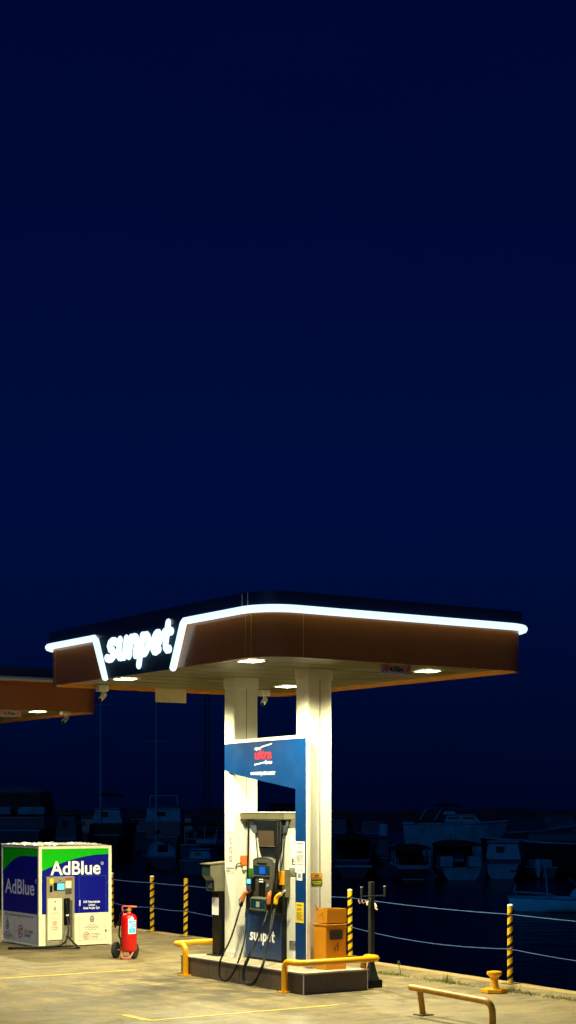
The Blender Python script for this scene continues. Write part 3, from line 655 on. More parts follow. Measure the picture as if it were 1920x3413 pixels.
MB().box(-.07, .13, -2.80, -2.62, .002, .016).build('foot_plate', M['foot'], t)
MB().box(-.16, .04, -4.27, -4.07, .002, .014).build('foot_plate', M['foot'], t)

# ------------------------------------------------------------------ litter bin
t = thing('litter_bin', 'orange metal litter bin with ash tray box standing on the island end', 'bin', (.73, .38, .305))
u0, u1, v0, v1 = .56, .93, .24, .56
body = MB(); body.box(u0, u1, v0, v1, .307, .955); b_ = body.build('body', M['bin'], t, bevel=.006)
MB().box(u0-.012, u1+.006, v0-.012, v1+.012, .956, .972).build('top_plate', M['bin'], t, bevel=.004)
MB().box(u0+.15, u1-.01, v0+.02, v1-.02, .9725, .995).build('neck', M['bindark'], t)  # dark colour stands for the shadowed gap under the tray box
ty = MB(); o4 = [(u0+.02, v0-.005), (u1-.001, v0-.005), (u1-.001, v1-.03), (u0+.02, v1-.03)]; q = .012
ringwall(ty, o4, [(o4[0][0]+q, o4[0][1]+q), (o4[1][0]-q, o4[1][1]+q), (o4[2][0]-q, o4[2][1]-q), (o4[3][0]+q, o4[3][1]-q)], .99, 1.195)
tt = ty.build('tray_box', M['bin'], t)
MB().box(u0+.033, u1-.014, v0+.008, v1-.043, .992, 1.10).build('tray_inside', M['bindark'], tt)  # dark block for the shaded inside of the tray
MB().prism([(p[0], p[1]) for p in rrect(u0+.065, u0+.30, .745, .885, .03, 4)], 'y', v0-.008, v0-.0005).build('slot_frame', M['panel'], b_)
MB().prism([(p[0], p[1]) for p in rrect(u0+.08, u0+.285, .76, .87, .02, 4)], 'y', v0-.011, v0-.0085).build('slot', M['bindark'], b_)
g = MB(); a = v0-.002; o = (u0+.14, .585)
put_arc(g, (.075, .105), 0, .014, 0, 360, 'v', a, o, 10); put_poly(g, [(.062, .085), (.09, .085), (.088, .04), (.095, 0), (.08, 0), (.076, .04), (.07, 0), (.058, 0), (.064, .045)], 'v', a, o); put_poly(g, [(.06, .085), (.03, .075), (.025, .06), (.062, .07)], 'v', a, o)
put_poly(g, [(.0, .045), (.035, .045), (.03, 0), (.006, 0)], 'v', a, o); g.build('litter_symbol', M['binmark'], b_)
g = MB(); a = u0+.018
put_poly(g, [(.10, .10), (.108, .098), (.20, .15), (.195, .158)], 'u', a, (v1-.03, .99)); put_poly(g, [(.155, .13), (.165, .128), (.215, .035), (.205, .035)], 'u', a, (v1-.03, .99)); g.build('scratch', M['binmark'], tt)
tag(MB().tube([(.62, .40, 1.10), (.585, .47, 1.19), (.56, .52, 1.25)], .011, 6).build('broken_stick', M['stick'], base=(.62, .40, 1.10)), 'brown stick poking out of the tray on top of the bin', 'stick')

# ------------------------------------------------------------------ grey post with arms
t = thing('grey_arm_post', 'dark grey square post with a forked cross arm beside the island', 'post', (1.40, .25, 0))
a, b = 1.40, .25
MB().box(a-.12, a+.12, b-.12, b+.12, .002, .12).build('foot_block', M['black'], t, bevel=.01)
MB().loft([[(a+i*w, b+j*w, z) for i, j in ((-1, -1), (1, -1), (1, 1), (-1, 1))] for w, z in ((.085, .1205), (.06, .22), (.035, .36), (.035, 1.58))]).build('shaft', M['dpost'], t, bevel=.004)
c = MB(); c.box(a-.215, a+.215, b-.058, b-.042, 1.36, 1.378); c.box(a-.23, a-.20, b-.064, b-.036, 1.35, 1.50); c.box(a+.20, a+.23, b-.064, b-.036, 1.35, 1.50); c.build('cross_arm', M['dpost'], t, bevel=.004)
for x in (a-.231, a+.199): MB().box(x, x+.032, b-.065, b-.035, 1.501, 1.515).build('arm_cap', M['alu'], t)

# ------------------------------------------------------------------ striped posts and wire ropes
PG = 'striped posts along the quay edge'
posts = [(3.95, 13.45, 'striped quay post next to the blue cabinet, behind the extinguisher'), (3.90, 11.5, 'striped quay post second from the blue cabinet'), (3.86, 10.0, 'striped quay post nearest the left end of the island'),
         (4.10, 4.50, 'striped quay post behind the orange litter bin'), (3.44, -.55, 'striped quay post beside the yellow mooring bollard'), (3.38, -4.9, 'striped quay post beyond the right picture edge')]
for i, (a, b, l) in enumerate(posts):
    t = thing('striped_post', l, 'post', (a, b, 0), PG)
    p = MB().tube([(a, b, .012), (a+.012*(i % 3-1), b, 1.19)], .044, 14, False)
    o = p.build('shaft', M['stripe'], t, smooth=True)
    MB().lathe([(.046, 0), (.046, .012), (.025, .026), (.001, .028)], (a+.012*(i % 3-1), b, 1.19), 14).build('cap', M['plinth'] if i != 2 else M['worn'], t, smooth=True)
    MB().box(a-.10, a+.10, b-.10, b+.10, .005, .016).build('foot_plate', M['foot'], t)
    for z in (1.06, .53): MB().lathe([(.047, -.012), (.050, 0), (.047, .012)], (a, b, z), 12).build('rope_clip', M['foot'], t)
seg_l = ['between the post by the cabinet and the next one', 'between the second and third striped posts left of the pump', 'running behind the pump to the post at the bin', 'from the bin post across to the post at the bollard', 'leaving the bollard post towards the right picture edge']
for i in range(5):
    a, b, _ = posts[i]; c, d, _ = posts[i+1]
    for z, nm in ((1.06, 'upper'), (.53, 'lower')):
        L_ = math.hypot(c-a, d-b); ux, uy = (c-a)/L_, (d-b)/L_
        sag = (.004 if nm == 'upper' else .012)*L_**1.2
        P = []
        for k in range(17):
            s = k/16; P.append((a+ux*(.05+(L_-.1)*s), b+uy*(.05+(L_-.1)*s), z-4*sag*s*(1-s)))
        o = MB().tube(P, .0058, 6).build('wire_rope', M['zinc'], base=(a, b, z)); tag(o, nm + ' wire rope ' + seg_l[i], 'rope', 'wire ropes strung between the quay posts')
sag = .004*5.03**1.2
for i in range(1):      # end of the first rope, hidden by the cabinet
    o = MB().tube([(3.95, 13.5, 1.06), (4.0, 16., 1.04), (4.05, 19, 1.06)], .0065, 6).build('wire_rope', M['zinc'], base=(3.95, 13.5, 1.06)); tag(o, 'upper wire rope running behind the blue cabinet from its first post', 'rope', 'wire ropes strung between the quay posts')
    o = MB().tube([(3.95, 13.5, .53), (4.0, 16., .49), (4.05, 19, .53)], .0065, 6).build('wire_rope', M['zinc'], base=(3.95, 13.5, .53)); tag(o, 'lower wire rope running behind the blue cabinet from its first post', 'rope', 'wire ropes strung between the quay posts')
# rag and knots on the rope beside the grey post
rb_ = (4.0, 3.70, 1.03)
t = thing('knotted_rag', 'pale rag knotted to the upper rope left of the grey post', 'rag', rb_)
rn = random.Random(5); g = MB()
for k in range(7):
    c0 = Vector((rb_[0]+rn.uniform(-.03, .03), rb_[1]+rn.uniform(-.09, .09), rb_[2]+rn.uniform(-.07, .03)))
    d = Vector((rn.uniform(-.02, .02), rn.uniform(-.07, .07), rn.uniform(-.09, .03)))
    g.tube(smooth_path([c0, c0+d*.6+Vector((0, .02, .01)), c0+d]), [.012+.014*math.sin(math.pi*j/12) for j in range(13)], 6, True)
g.build('cloth', M['cloth'], t, smooth=True)
g = MB()
for k in range(4): g.tube([(rb_[0], rb_[1]+.42*(k/4)-.02, rb_[2]+.01), (rb_[0]-.01, rb_[1]+.42*((k+.5)/4), rb_[2]+rn.uniform(-.06, .04)), (rb_[0], rb_[1]+.42*((k+1)/4), rb_[2]+.01)], .010, 5, True)
g.build('string', M['purple'], t)

# ------------------------------------------------------------------ bollard
a, b = 2.47, -1.30
t = thing('mooring_bollard', 'small orange yellow mooring bollard on a square plate by the weeds', 'bollard', (a, b, 0))
MB().prism([(a+.20*math.cos(R(k)), b+.20*math.sin(R(k))) for k in (20, 80, 140, 200, 260, 320)], 'z', .006, .06).build('base_plate', M['yellow'], t, bevel=.006)
MB().lathe([(.085, .061), (.062, .09), (.056, .16), (.060, .22), (.085, .245), (.108, .262), (.114, .285), (.110, .305), (.06, .315), (.001, .317)], (a, b, 0), 24).build('stem_and_cap', M['yellow'], t, smooth=True)

# ------------------------------------------------------------------ wheeled fire extinguisher
t = free_thing('fire_extinguisher', 'red wheeled fire extinguisher with blue label near the blue cabinet', 'extinguisher', (-2.82, 28.72, 0), R(-18))
# own frame: wheel axle along x, front towards -y
cy = MB().lathe([(.001, .12), (.08, .125), (.125, .15), (.14, .19), (.14, .72), (.132, .76), (.10, .795), (.05, .815), (.045, .83), (.001, .832)], (0, 0, 0), 28).build('cylinder', M['rpaint'], t, smooth=True)
MB().lathe([(.035, .832), (.035, .86), (.05, .865), (.05, .885), (.02, .89), (.02, .92), (.001, .922)], (0, 0, 0), 14).build('valve', M['brass'], t, smooth=True)
lb = MB()
def onc(an, z, r_=.1415): return (r_*math.sin(R(an)), -r_*math.cos(R(an)), z)
def cyl_patch(mb, a0, a1, z0, z1, r_, n=8):
    for i in range(n):
        p, q = a0+(a1-a0)*i/n, a0+(a1-a0)*(i+1)/n; mb.poly([onc(p, z0, r_), onc(q, z0, r_), onc(q, z1, r_), onc(p, z1, r_)])
cyl_patch(lb, 18, 84, .46, .70, .1415); L1 = lb.build('label', M['wprint'], cy)
lb = MB(); cyl_patch(lb, 22, 80, .472, .69, .1425); lb.build('label_field', M['lblue'], L1)
lb = MB(); cyl_patch(lb, 26, 36, .56, .64, .1432, 2); cyl_patch(lb, 48, 72, .562, .57, .1432, 3); cyl_patch(lb, 42, 74, .645, .655, .1432, 3); cyl_patch(lb, 42, 74, .60, .607, .1432, 3); lb.build('label_print', M['wprint'], L1)
g = MB(); cyl_patch(g, 18, 50, .705, .73, .1418, 4)
g.poly([onc(48+14*math.cos(R(k)), .728+.028*math.sin(R(k)), .1436) for k in range(0, 360, 30)]); g.build('round_label', M['lilac'], cy)
for sx in (-1, 1):
    w_ = MB().lathe([(.075, -.035), (.125, -.04), (.145, -.025), (.148, 0), (.145, .025), (.125, .04), (.075, .035)], (sx*.175-.12, .10, .15), 24, 'x').build('wheel', M['tyre'], t, smooth=True)
    h_ = MB().lathe([(.001, -.022), (.03, -.03), (.035, -.018), (.078, -.016), (.078, .016), (.035, .018), (.03, .03), (.001, .022)], (sx*.175-.12, .10, .15), 16, 'x').build('hub', M['hub'], w_, smooth=True)
MB().tube([(-.295, .10, .15), (.055, .10, .15)], .014, 8).build('axle', M['rframe'], t)
fr = MB()
fr.tube(bend([(-.10, -.03, .14), (-.08, -.16, .03), (.08, -.16, .03), (.10, -.03, .14)], .05), .014, 8)
fr.tube(bend([(-.12, .09, .15), (-.13, .12, .60), (-.17, .14, .80), (-.19, .12, .93), (.10, .10, .93)], .04), .013, 8)
fr.tube([(-.13, .10, .40), (-.10, .06, .40)], .011, 6); fr.build('carriage_frame', M['rframe'], t, smooth=True)
MB().tube([(.02, -.01, .90), (.06, -.02, .93), (.15, -.03, .935)], .014, 8, True).build('lever', M['rframe'], t, smooth=True)
MB().tube(smooth_path([(.02, 0, .87), (-.05, -.04, .86), (-.14, -.05, .80), (-.17, -.02, .70), (-.18, .0, .55), (-.19, .0, .42), (-.16, .0, .34), (-.15, .0, .22)]), .016, 8).build('hose', M['rubber'], t, smooth=True)
MB().tube([(-.18, .0, .66), (-.235, -.01, .60), (-.26, -.01, .57)], [.018, .014, .02], 8, True).build('discharge_nozzle', M['black'], t, smooth=True)
g = MB(); g.tube([(-.20, .0, .47), (-.25, -.01, .52), (-.24, -.01, .46), (-.20, 0, .42)], .010, 6, True); g.build('hose_clip', M['steel'], t)

# ------------------------------------------------------------------ blue and green dispenser cabinet
def cabinet():
    t = thing('fluid_cabinet', 'green and blue vehicle fluid cabinet with inset dispenser and coiled hose', 'dispenser cabinet', (.13, 9.15, 0))
    u0, u1, v0, v1, zt = .13, 1.69, 9.15, 10.9, 1.945
    MB().box(u0+.02, u1-.02, v0+.02, v1-.02, .02, zt-.01).build('body', M['agrey'], t)
    f = MB()
    for a, b in ((u0, v0), (u1-.065, v0), (u0, v1-.05), (u1-.065, v1-.05)): f.box(a, a+.065, b, b+.05, .005, zt)
    f.box(u0+.0655, u1-.0655, v0, v0+.03, zt-.055, zt); f.box(u0+.0655, u1-.0655, v0, v0+.03, .02, .065)
    f.box(u0, u0+.03, v0+.0505, v1-.0505, zt-.04, zt); f.box(u0, u0+.03, v0+.0505, v1-.0505, .02, .05); f.build('frame', M['cream'], t, bevel=.004)
    MB().box(u0+.05, u1-.05, v0+.05, v1-.05, zt-.008, zt+.004).build('roof_panel', M['cream'], t)
    # right face (looks to -v): layered vinyl
    a = v0+.012; x0, x1 = u0+.066, u1-.066; W_ = x1-x0
    g = MB(); g.box(x0, x1, a, a+.006, .067, .639); g.build('lower_panel', M['awhite'], t)
    g = MB(); g.box(x0, x1, a, a+.006, .641, 1.887); fp = g.build('upper_panel', M['ablue'], t)
    def swoosh(n=16): return [(W_*i/n, 1.47+.305*math.sin(min(1, (i/n)/.95)*math.pi/2)**.95) for i in range(n+1)]
    sw = swoosh(); g = MB(); 
    for i in range(16): put_poly(g, [sw[i], sw[i+1], (sw[i+1][0], 1.886), (sw[i][0], 1.886)], 'v', a-.002, (x0, 0))
    g.build('green_swoosh', M['agreen'], fp)
    g = MB(); put_text(g, 'AdBlue', 'v', a-.004, (.375, 1.395), 1.075, .265, 0, .022); g.build('lettering', M['wprint'], fp)
    g = MB(); put_arc(g, (1.487, 1.60), .022, .03, 0, 360, 'v', a-.004, (0, 0), 14); put_text(g, 'R', 'v', a-.004, (1.477, 1.588), .02, .024); g.build('registered_mark', M['lilac'], fp)
    g = MB(); put_text(g, 'SCR Teknolojisiyle', 'v', a-.004, (1.08, .835), .36, .042); put_text(g, 'Çalışan', 'v', a-.004, (1.19, .775), .14, .042); put_text(g, 'Dizel Araçlar İçin', 'v', a-.004, (1.08, .715), .35, .042); g.build('caption', M['wprint'], fp)
    # door outline with handle and hinge
    d = MB()
    for q in ((.985, .993, .64, 1.365), (1.567, 1.575, .64, 1.365), (.985, 1.575, 1.357, 1.365)): d.box(q[0], q[1], a-.003, a-.0005, q[2], q[3])
    d.build('door_outline', M['adoor'], fp)
    d = MB()
    for q in ((.985, .991, .11, .636), (1.565, 1.571, .11, .636), (.9915, 1.5645, .11, .116)): d.box(q[0], q[1], a-.003, a-.0005, q[2], q[3])
    d.build('door_outline', M['gprint'], t)
    MB().box(.982, 1.012, a-.02, a-.003, .78, .89).build('door_handle', M['lilac'], t, bevel=.006)
    h_ = MB(); h_.box(1.565, 1.592, a-.012, a-.003, 1.19, 1.235); h_.build('hinge', M['adoor'], t); MB().box(1.55, 1.58, a-.014, a-.003, .26, .30).build('hinge', M['dprint'], t)
    def tulip(mb, c, s, pl, aa, o):        # domed civic emblem, simplified
        put_arc(mb, (c[0], c[1]), .55*s, s, 0, 360, pl, aa, o, 20, .8); put_arc(mb, (c[0], c[1]-.05*s), 0, .34*s, 0, 360, pl, aa, o, 14)
        put_poly(mb, [(c[0]-.16*s, c[1]+.9*s), (c[0], c[1]+2.1*s), (c[0]+.16*s, c[1]+.9*s)], pl, aa, o)
        for k in (-.5, .5): put_poly(mb, [(c[0]+k*s-.08*s, c[1]+.5*s), (c[0]+k*s*.9, c[1]+1.5*s), (c[0]+k*s+.08*s, c[1]+.5*s)], pl, aa, o)
    def swirl(mb, c, r_, pl, aa, o, sx=1.):
        put_arc(mb, c, .84*r_, r_, 60, 400, pl, aa, o, 26, sx); put_arc(mb, c, .36*r_, .56*r_, 30, 330, pl, aa, o, 20, sx)
        put_poly(mb, [(c[0]-.1*r_*sx, c[1]-.1*r_), (c[0]+.75*r_*sx, c[1]+.85*r_), (c[0]+.9*r_*sx, c[1]+.72*r_), (c[0]+.05*r_*sx, c[1]-.2*r_)], pl, aa-.001, o)
    e = MB(); tulip(e, (1.265, .515), .065, 'v', a-.003, (0, 0)); e.build('emblem', M['slate'], t)
    e = MB(); put_text(e, 'İSTANBUL', 'v', a-.003, (1.17, .395), .19, .022); put_text(e, 'BÜYÜKŞEHİR', 'v', a-.003, (1.12, .34), .29, .038); put_text(e, 'BELEDİYESİ', 'v', a-.003, (1.17, .305), .19, .020); e.build('civic_lettering', M['gprint'], t); e = MB(); put_text(e, 'İSTANBUL', 'v', a-.003, (1.25, .205), .2, .038); put_text(e, 'ENERJİ', 'v', a-.003, (1.25, .15), .15, .038); e.build('company_lettering', M['gprint'], t)
    e = MB(); swirl(e, (1.145, .195), .072, 'v', a-.003, (0, 0)); e.build('ring_emblem', M['maroon'], t)
    # inset dispenser
    dsp = MB(); dsp.box(.28, .345, a-.045, a-.001, .03, 1.36); dsp.box(.835, .87, a-.045, a-.001, .03, 1.36); dsp.box(.3455, .8345, a-.045, a-.001, 1.335, 1.36); dsp.box(.3455, .8345, a-.04, a-.001, .94, 1.334)
    dsp.box(.3455, .8345, a-.04, a-.001, .03, .12); dsp.box(.60, .64, a-.04, a-.001, .1205, .9395); dsp.box(.78, .8345, a-.04, a-.001, .1205, .9395); dsp.box(.6405, .7795, a-.02, a-.001, .1205, .9395)
    D = dsp.build('dispenser', M['adisp'], t, bevel=.004)
    MB().box(.30, .60, a-.048, a-.0455, .15, .945).build('dispenser_door', M['awhite'], D)
    MB().box(.645, .775, a-.028, a-.0205, .42, .935).build('nozzle_recess', M['black'], D)
    MB().box(.784, .82, a-.048, a-.0405, .17, .90).build('side_channel', M['dprint'], D)
    s = MB().box(.43, .66, a-.05, a-.041, 1.09, 1.245).build('display', M['black'], D); MB().box(.50, .65, a-.053, a-.0505, 1.105, 1.23).build('screen', M['cyan'], s)
    MB().box(.325, .425, a-.044, a-.0405, 1.23, 1.325).build('yellow_label', M['ypaper'], D); MB().box(.345, .40, a-.06, a-.0405, 1.07, 1.19).build('card_slot', M['black'], D, bevel=.01)
    MB().box(.675, .81, a-.044, a-.0405, 1.015, 1.125).build('dark_label', M['dprint'], D); MB().box(.675, .82, a-.044, a-.0405, 1.29, 1.33).build('dark_label', M['maroon'], D); MB().box(.68, .80, a-.044, a-.0405, 1.14, 1.27).build('white_label', M['awhite'], D)
    MB().lathe([(.001, 0), (.012, 0), (.012, .01), (.001, .01)], (.455, a-.06, .885), 10, 'y').build('lock', M['black'], D)
    MB().lathe([(.001, 0), (.012, 0), (.012, .01), (.001, .01)], (.565, a-.055, 1.285), 10, 'y').build('lock', M['black'], D)
    e = MB(); tulip(e, (.45, .745), .035, 'v', a-.05, (0, 0)); put_text(e, 'BÜYÜKŞEHİR', 'v', a-.05, (.365, .655), .17, .02); put_text(e, 'İSTANBUL', 'v', a-.05, (.365, .375), .17, .026); put_text(e, 'ENERJİ', 'v', a-.05, (.385, .335), .13, .026); put_rect(e, .365, .53, .56, .565, 'v', a-.05, (0, 0)); e.build('dispenser_print', M['gprint'], D)
    e = MB(); swirl(e, (.45, .46), .05, 'v', a-.05, (0, 0)); e.build('ring_emblem', M['maroon'], D)
    N = MB().tube(smooth_path([(.70, a-.05, .62), (.705, a-.06, .74), (.69, a-.05, .86)]), .028, 8, True).build('nozzle', M['tower'], t, smooth=True)
    MB().box(.68, .73, a-.075, a-.03, .60, .632).build('nozzle_collar', M['wprint'], N)
    MB().tube(smooth_path([(.70, a-.055, .60), (.705, a-.10, .45), (.66, 8.98, .24), (.52, 8.95, .07), (.2, 9.02, .035), (-.25, 9.15, .035), (-.48, 9.16, .035), (-.44, 9.02, .035), (-.05, 8.70, .035), (.35, 8.50, .035), (.62, 8.46, .035), (.70, 8.62, .04), (.72, 8.86, .10), (.72, a-.06, .20)]), .019, 8).build('hose', M['rubber'], t, smooth=True)
    MB().lathe([(.03, 0), (.03, .03), (.001, .03)], (.72, a-.065, .205), 10, 'y').build('hose_socket', M['dprint'], t)
    # left face (looks to -u): its shade put into greyer panel and lilac print
    a = u0+.012; y1 = v1-.051; y0 = v0+.051; W_ = y1-y0
    MB().box(a, a+.006, y0, y1, .052, .636).build('side_lower_panel', M['agrey'], t)
    fp = MB().box(a, a+.006, y0, y1, .638, 1.903).build('side_upper_panel', M['ablue'], t)
    sw = [(W_*i/16, 1.42+.33*math.sin(min(1, (i/16)/.62)*math.pi/2)**.95) for i in range(17)]; g = MB()
    for i in range(16): put_poly(g, [sw[i], sw[i+1], (sw[i+1][0], 1.902), (sw[i][0], 1.902)], 'u', a-.002, (y1, 0))
    g.build('green_swoosh', M['agreen'], fp)
    g = MB(); put_text(g, 'AdBlue', 'u', a-.003, (10.73, 1.0), 1.36, .30, 0, .012); g.build('lettering', M['lilac'], fp)
    g = MB(); put_arc(g, (0, 0), .03, .04, 0, 360, 'u', a-.003, (9.30, 1.27), 14); g.build('registered_mark', M['lilac'], fp)
    e = MB(); put_text(e, 'SCR Teknolojisiyle Çalışan Dizel Araçlar İçin', 'u', a-.003, (10.74, .56), 1.33, .045); put_text(e, 'İSTANBUL', 'u', a-.003, (10.78, .205), .28, .03); put_text(e, 'BÜYÜKŞEHİR', 'u', a-.003, (10.82, .14), .42, .045); put_text(e, 'BELEDİYESİ', 'u', a-.003, (10.76, .10), .28, .022); put_text(e, 'İSTANBUL', 'u', a-.003, (9.82, .26), .42, .06); put_text(e, 'ENERJİ', 'u', a-.003, (9.82, .18), .30, .06); put_rect(e, 0, .008, .1, .5, 'u', a-.003, (10.28, 0)); e.build('side_lettering', M['slate'], t)
    e = MB(); tulip(e, (0, .36), .09, 'u', a-.003, (10.62, 0)); e.build('emblem', M['slate'], t)
    e = MB(); swirl(e, (0, .27), .125, 'u', a-.003, (10.0, 0)); e.build('ring_emblem', M['maroon'], t)
    # crumpled plastic sheet lying on the roof
    g = MB(); n, m_ = 34, 30; k0 = len(g.v)
    for i in range(n+1):
        for j in range(m_+1):
            x = u0-.02+(u1-u0-.04)*i/n; y = v0+.0+(v1-v0)*j/m_
            p = Vector((x*3.1, y*3.1, 0)); z = zt+.012+.035*abs(mnoise.noise(p))+.05*abs(mnoise.noise(p*2.7)) + (.035 if .2 < x < .75 and y < 9.7 else 0)*abs(mnoise.noise(p*1.3)+.3)
            ed = min(1, min(i, n-i, j, m_-j)/3); g.v.append((x+.02*mnoise.noise(p*3), y, zt+.008+(z-zt-.008)*(.35+.65*ed)))
    for i in range(n):
        for j in range(m_): q = k0+i*(m_+1)+j; g.f.append((q, q+1, q+m_+2, q+m_+1))
    tag(g.build('plastic_sheet', M['film'], base=(.9, 10, zt)), 'crumpled pale plastic sheet lying on top of the blue and green cabinet', 'plastic sheet')
cabinet()

# ------------------------------------------------------------------ boats in the dark harbour
def pix(px, Y): return (px-960.)/5400.*Y      # lateral offset of a bearing at distance Y
BG = 'boats moored in the dark harbour'
WZ = -1.2
def boat(label, x, Y, rz, L_, beam, free, hullm, cat='boat', name='moored_boat', bowrise=.35, transom=.8, strake=True, rake=.16):
    t = free_thing(name, label, cat, (x, Y, WZ), rz, BG)
    st = 11; rings = []
    for i in range(st):
        s = i/(st-1); hw = beam/2*(transom+(1-transom)*min(1, s*2.2))*(1 if s < .45 else max(.03, 1-((s-.45)/.55)**2.2))
        zs = free*(1+bowrise*s**2.2-.04*math.sin(s*3.14)); xx = -L_/2+L_*s
        rk = rake*L_*(max(0, s-.7)*1.6)**1.5 - rake*.35*L_*max(0, .12-s)*2
        rings.append([(xx-rk, 0, -.35*free*(1-s**4)), (xx-rk*.8, -hw*.62, -.1*free), (xx-rk*.3, -hw*.9, .35*zs), (xx, -hw, zs), (xx, -hw*.9, zs+.01), (xx, hw*.9, zs+.01), (xx, hw, zs), (xx-rk*.3, hw*.9, .35*zs), (xx-rk*.8, hw*.62, -.1*free)])
    MB().loft(rings).build('hull', hullm, t, smooth=True)
    if strake:
        g = MB()
        for sgn in (3, 6): g.tube([r_[sgn] for r_ in rings], .035*max(1, free), 6)
        g.tube([rings[0][3], rings[0][6]], .035*max(1, free), 6); g.build('rubbing_strake', M['bwhite'], t, smooth=True)
    return t
def house(t, x0, x1, w0, w1, z0, z1, m_, name='cabin', rake=.25, win=True, winm='bglass', roof=True):
    d = (z1-z0)*rake
    c = MB().loft([[(x0, -w0/2, z0), (x1, -w0/2, z0), (x1, w0/2, z0), (x0, w0/2, z0)], [(x0+d*.4, -w1/2, z1), (x1-d, -w1/2, z1), (x1-d, w1/2, z1), (x0+d*.4, w1/2, z1)]]).build(name, m_, t, bevel=.05)
    if win:
        h = z1-z0; za, zb = z0+h*.42, z0+h*.78
        def wat(z): return w0/2+(w1/2-w0/2)*(z-z0)/h+.012
        k = max(2, int((x1-x0)/1.0)); st = (x1-x0-d)/k
        for i in range(k):
            for s in (-1, 1):
                xa, xb = x0+d*.2+st*i+.12*st, x0+d*.2+st*(i+1)-.12*st
                g = MB(); g.loft([[(xa, s*wat(za), za), (xb, s*wat(za), za), (xb, s*wat(zb), zb), (xa, s*wat(zb), zb)], [(xa, s*(wat(za)-.03), za), (xb, s*(wat(za)-.03), za), (xb, s*(wat(zb)-.03), zb), (xa, s*(wat(zb)-.03), zb)]])
                g.build('window', M[winm], c)
        wb = (w0+w1)/4*.62
        xe = x0+d*.4*.6
        MB().loft([[(x0+d*.4*(za-z0)/h-.012, -wb*.15, za), (x0+d*.4*(za-z0)/h-.012, wb*.7, za), (x0+d*.4*(zb-z0)/h-.012, wb*.7, zb), (x0+d*.4*(zb-z0)/h-.012, -wb*.15, zb)], [(x0+d*.4*(za-z0)/h+.02, -wb*.15, za), (x0+d*.4*(za-z0)/h+.02, wb*.7, za), (x0+d*.4*(zb-z0)/h+.02, wb*.7, zb), (x0+d*.4*(zb-z0)/h+.02, -wb*.15, zb)]]).build('window', M[winm], c)
    if roof: MB().box(x0-.05, x1-d+.1, -w1/2-.08, w1/2+.08, z1+.002, z1+.07).build('cabin_roof', m_, c, bevel=.02)
    return c
def awning(t, x0, x1, w, z0, z1, m_, post=True, postm='bmast'):
    MB().loft([[(x, w/2*math.cos(R(a)), z1+.22*math.sin(R(a))) for a in range(0, 181, 20)] + [(x, -w/2, z1-.06), (x, w/2, z1-.06)] for x in (x0, x1)]).build('awning', m_, t)
    if post:
        for x in (x0+.1, x1-.1):
            for s in (-1, 1): MB().tube([(x, s*(w/2-.05), z0), (x, s*(w/2-.05), z1)], .03, 6).build('awning_post', M[postm], t)
def mast(t, x, z0, h, r_=.07, boom=0, m_='bmast', spread=.8, rake=0.):
    p = MB().tube([(x, 0, z0), (x-rake, 0, z0+h)], [r_, r_*.7], 8).build('mast', M[m_], t, smooth=True)
    if boom:
        MB().tube([(x-.05, 0, z0+.9), (x-boom, 0, z0+.95)], .06, 6).build('boom', M[m_], t); MB().tube([(x-.3, 0, z0+1.06), (x-boom*.5, 0, z0+1.12), (x-boom+.2, 0, z0+1.06)], [.10, .13, .07], 8, True).build('furled_sail', M['bcan'], t, smooth=True)
    if spread: MB().tube([(x-rake*.6, -spread, z0+h*.6), (x-rake*.6, spread, z0+h*.6)], .025, 5).build('spreader', M[m_], t)
    g = MB(); g.tube([(x-rake, 0, z0+h*.98), (x+h*.28, 0, z0)], .008, 4); g.tube([(x-rake, 0, z0+h*.98), (x-h*.3, 0, z0)], .008, 4); g.build('stay', M['bdark'], t)
def pulpit(t, x0, x1, w, z, h=.6):
    g = MB(); g.tube([(x0, -w/2, z+h), (x1, -w*.2, z+h+.1), (x1+.1, 0, z+h+.12), (x1, w*.2, z+h+.1), (x0, w/2, z+h)], .02, 5)
    for x, y in ((x0, -w/2), (x0, w/2), (x1, -w*.2), (x1, w*.2)): g.tube([(x, y, z), (x, y, z+h)], .018, 5)
    g.build('pulpit_rail', M['bmast'], t)
AW = R(90)          # bow pointing away from the quay
# far left cruiser, seen from astern
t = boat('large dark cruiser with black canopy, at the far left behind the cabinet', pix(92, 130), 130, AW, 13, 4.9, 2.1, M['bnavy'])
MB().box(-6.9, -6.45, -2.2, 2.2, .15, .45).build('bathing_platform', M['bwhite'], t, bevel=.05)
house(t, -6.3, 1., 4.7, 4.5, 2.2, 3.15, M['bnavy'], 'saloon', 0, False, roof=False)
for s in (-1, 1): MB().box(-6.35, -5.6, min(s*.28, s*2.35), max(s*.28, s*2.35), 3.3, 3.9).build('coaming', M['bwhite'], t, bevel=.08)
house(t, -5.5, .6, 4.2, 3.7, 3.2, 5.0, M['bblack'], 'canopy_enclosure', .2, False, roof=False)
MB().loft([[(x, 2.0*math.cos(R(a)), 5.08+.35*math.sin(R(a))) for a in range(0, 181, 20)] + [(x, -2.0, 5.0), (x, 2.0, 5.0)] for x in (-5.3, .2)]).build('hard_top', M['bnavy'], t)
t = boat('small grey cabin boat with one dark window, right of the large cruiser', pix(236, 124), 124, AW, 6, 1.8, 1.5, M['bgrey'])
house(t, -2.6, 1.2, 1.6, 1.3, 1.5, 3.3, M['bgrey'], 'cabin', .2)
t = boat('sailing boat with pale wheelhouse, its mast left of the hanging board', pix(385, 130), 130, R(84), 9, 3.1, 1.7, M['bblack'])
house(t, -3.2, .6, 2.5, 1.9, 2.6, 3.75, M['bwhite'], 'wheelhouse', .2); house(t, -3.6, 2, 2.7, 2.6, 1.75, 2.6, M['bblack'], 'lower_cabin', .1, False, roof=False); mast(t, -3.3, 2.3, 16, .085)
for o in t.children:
    if o.name.startswith(('mast', 'stay', 'spreader')): o.location.y += .48
